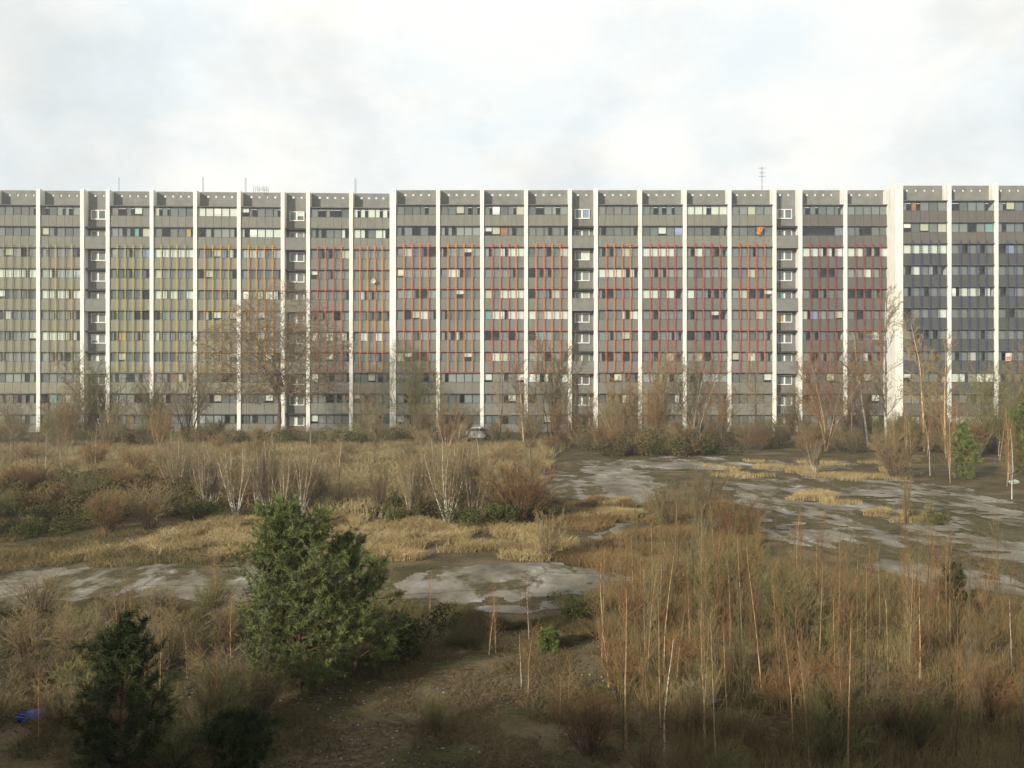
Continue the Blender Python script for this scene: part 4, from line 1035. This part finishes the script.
tag(g8, 'thin dead grass and twigs on the dirt between the pine and the thicket', 'undergrowth')
# gravel and litter bits
rng = np.random.default_rng(12)
n = 9000; p = np.array(G3([(-100, 620), (600, 620), (620, 800), (-140, 800)])); x = rng.uniform(p[:, 0].min(), p[:, 0].max(), n * 2); y = rng.uniform(14, 24, n * 2)
k = vnoise(x, y, 1.3, 4) > .42; x, y = x[k][:n], y[k][:n]; n = len(x)
s = .010 + .032 * rng.random(n) ** 3
octa = np.array([[1, 0, 0], [0, 1, 0], [-1, 0, 0], [0, -1, 0], [0, 0, .7], [0, 0, -.7]]); of = np.array([[0, 1, 4], [1, 2, 4], [2, 3, 4], [3, 0, 4], [1, 0, 5], [2, 1, 5], [3, 2, 5], [0, 3, 5]])
V = octa[None] * s[:, None, None] * (.6 + .8 * rng.random((n, 6, 1))) + np.column_stack([x, y, hgt(x, y) + .01])[:, None]
Fs = (of[None] + (np.arange(n) * 6)[:, None, None]).reshape(-1, 3)
o = link('gravel', np_mesh('gravel', V.reshape(-1, 3), Fs, np.repeat(rng.random(n) ** 3, 8)), mats=[tintmat('gravel_stone', (0.10, 0.085, 0.065), (0.38, 0.35, 0.30), vary=0)]); tag(o, 'loose pale gravel and litter bits on the dirt slope', 'gravel', kind='stuff')

# plastic bags
def bag(px, py, r, col, label, flat=.5):
    x, y = G(px, py); bm = bmesh.new(); bmesh.ops.create_icosphere(bm, subdivisions=4, radius=1.0); q = random.Random(px)
    ph = [(q.uniform(2, 7), q.uniform(2, 7), q.uniform(2, 7), q.uniform(0, 6)) for _ in range(7)]
    for v in bm.verts:
        c = v.co.copy(); dsp = sum(abs(math.sin(a * c.x + b_ * c.y + d_ * c.z + e)) for a, b_, d_, e in ph) / 7
        v.co = c * (.45 + .85 * dsp); v.co.z *= flat; v.co.x *= 1.5
    me = bpy.data.meshes.new('plastic_bag'); bm.to_mesh(me); bm.free()
    o = link('plastic_bag', me, mats=[mat('plastic_%d' % px, col, tuple(v * .6 for v in col), 5, .35, spec=.5)]); o.location = (x, y, gz(x, y) + r * .3); o.scale = (r, r, r); o.rotation_euler = (0, 0, .4)
    tag(o, label, 'plastic bag')
bag(34, 719, .20, (0.03, 0.10, 0.45), 'crumpled blue plastic bag on the dirt in the lower left corner')
bag(231, 612, .17, (0.55, 0.40, 0.38), 'torn pinkish plastic scrap left of the large pine')
bag(1014, 483, .26, (0.45, 0.60, 0.48), 'pale green plastic sheet bundled among the saplings at the right edge', .6)

# ------------------------------------------------------------------ the train behind the camera, whose shade lies over the foreground
tr = empty('train_carriage', (0, -1.9, 3.62)); tag(tr, 'white and grey double-deck train carriage on the embankment', 'train')
TP = mat('train_paint', (0.55, 0.55, 0.55), (0.48, 0.48, 0.48), 1, .35)
b = MB(); prof = [(-1.35, .45), (-1.4, 1.0), (-1.4, 3.7), (-1.1, 4.35), (0, 4.6), (1.1, 4.35), (1.4, 3.7), (1.4, 1.0), (1.35, .45)]
for i in range(len(prof)):
    a_, c_ = prof[i], prof[(i + 1) % len(prof)]; b.quad([(-60, a_[0], a_[1]), (60, a_[0], a_[1]), (60, c_[0], c_[1]), (-60, c_[0], c_[1])])
b.quad([(-60, y_, z_) for y_, z_ in prof]); b.quad([(60, y_, z_) for y_, z_ in prof]); b.build('body', TP, tr)
TG = mat('train_glass', (0.02, 0.02, 0.025), None, 1, .1, spec=.6)
for i in range(-12, 13): MB().box(i * 2.4 - .8, i * 2.4 + .8, 1.405, 1.42, 2.4, 3.3).build('window', TG, tr)
for i in range(-6, 7):
    for d_ in (-1.1, 1.1): MB().tube([(i * 9 + d_, .65, .42), (i * 9 + d_, .78, .42)], .42, 20).tube([(i * 9 + d_, -.78, .42), (i * 9 + d_, -.65, .42)], .42, 20).build('wheel', STEEL, tr)

# ------------------------------------------------------------------ thin even haze, added to lift the darks as window glare does
hb = MB().box(-400, 400, -300, 300, -1.2, 45).build('haze', [])
m = bpy.data.materials.new('added_haze'); m.use_nodes = True; t = m.node_tree; t.nodes.clear()
o_ = N(t, 'ShaderNodeOutputMaterial'); pv = N(t, 'ShaderNodeVolumePrincipled'); L(t, pv, 0, o_, 'Volume')
pv.inputs['Color'].default_value = (0.95, 0.94, 0.90, 1); pv.inputs['Density'].default_value = 0.0008; pv.inputs['Anisotropy'].default_value = 0.2
hb.data.materials.append(m); tag(hb, 'thin pale haze added over the waste ground', 'haze', kind='stuff')
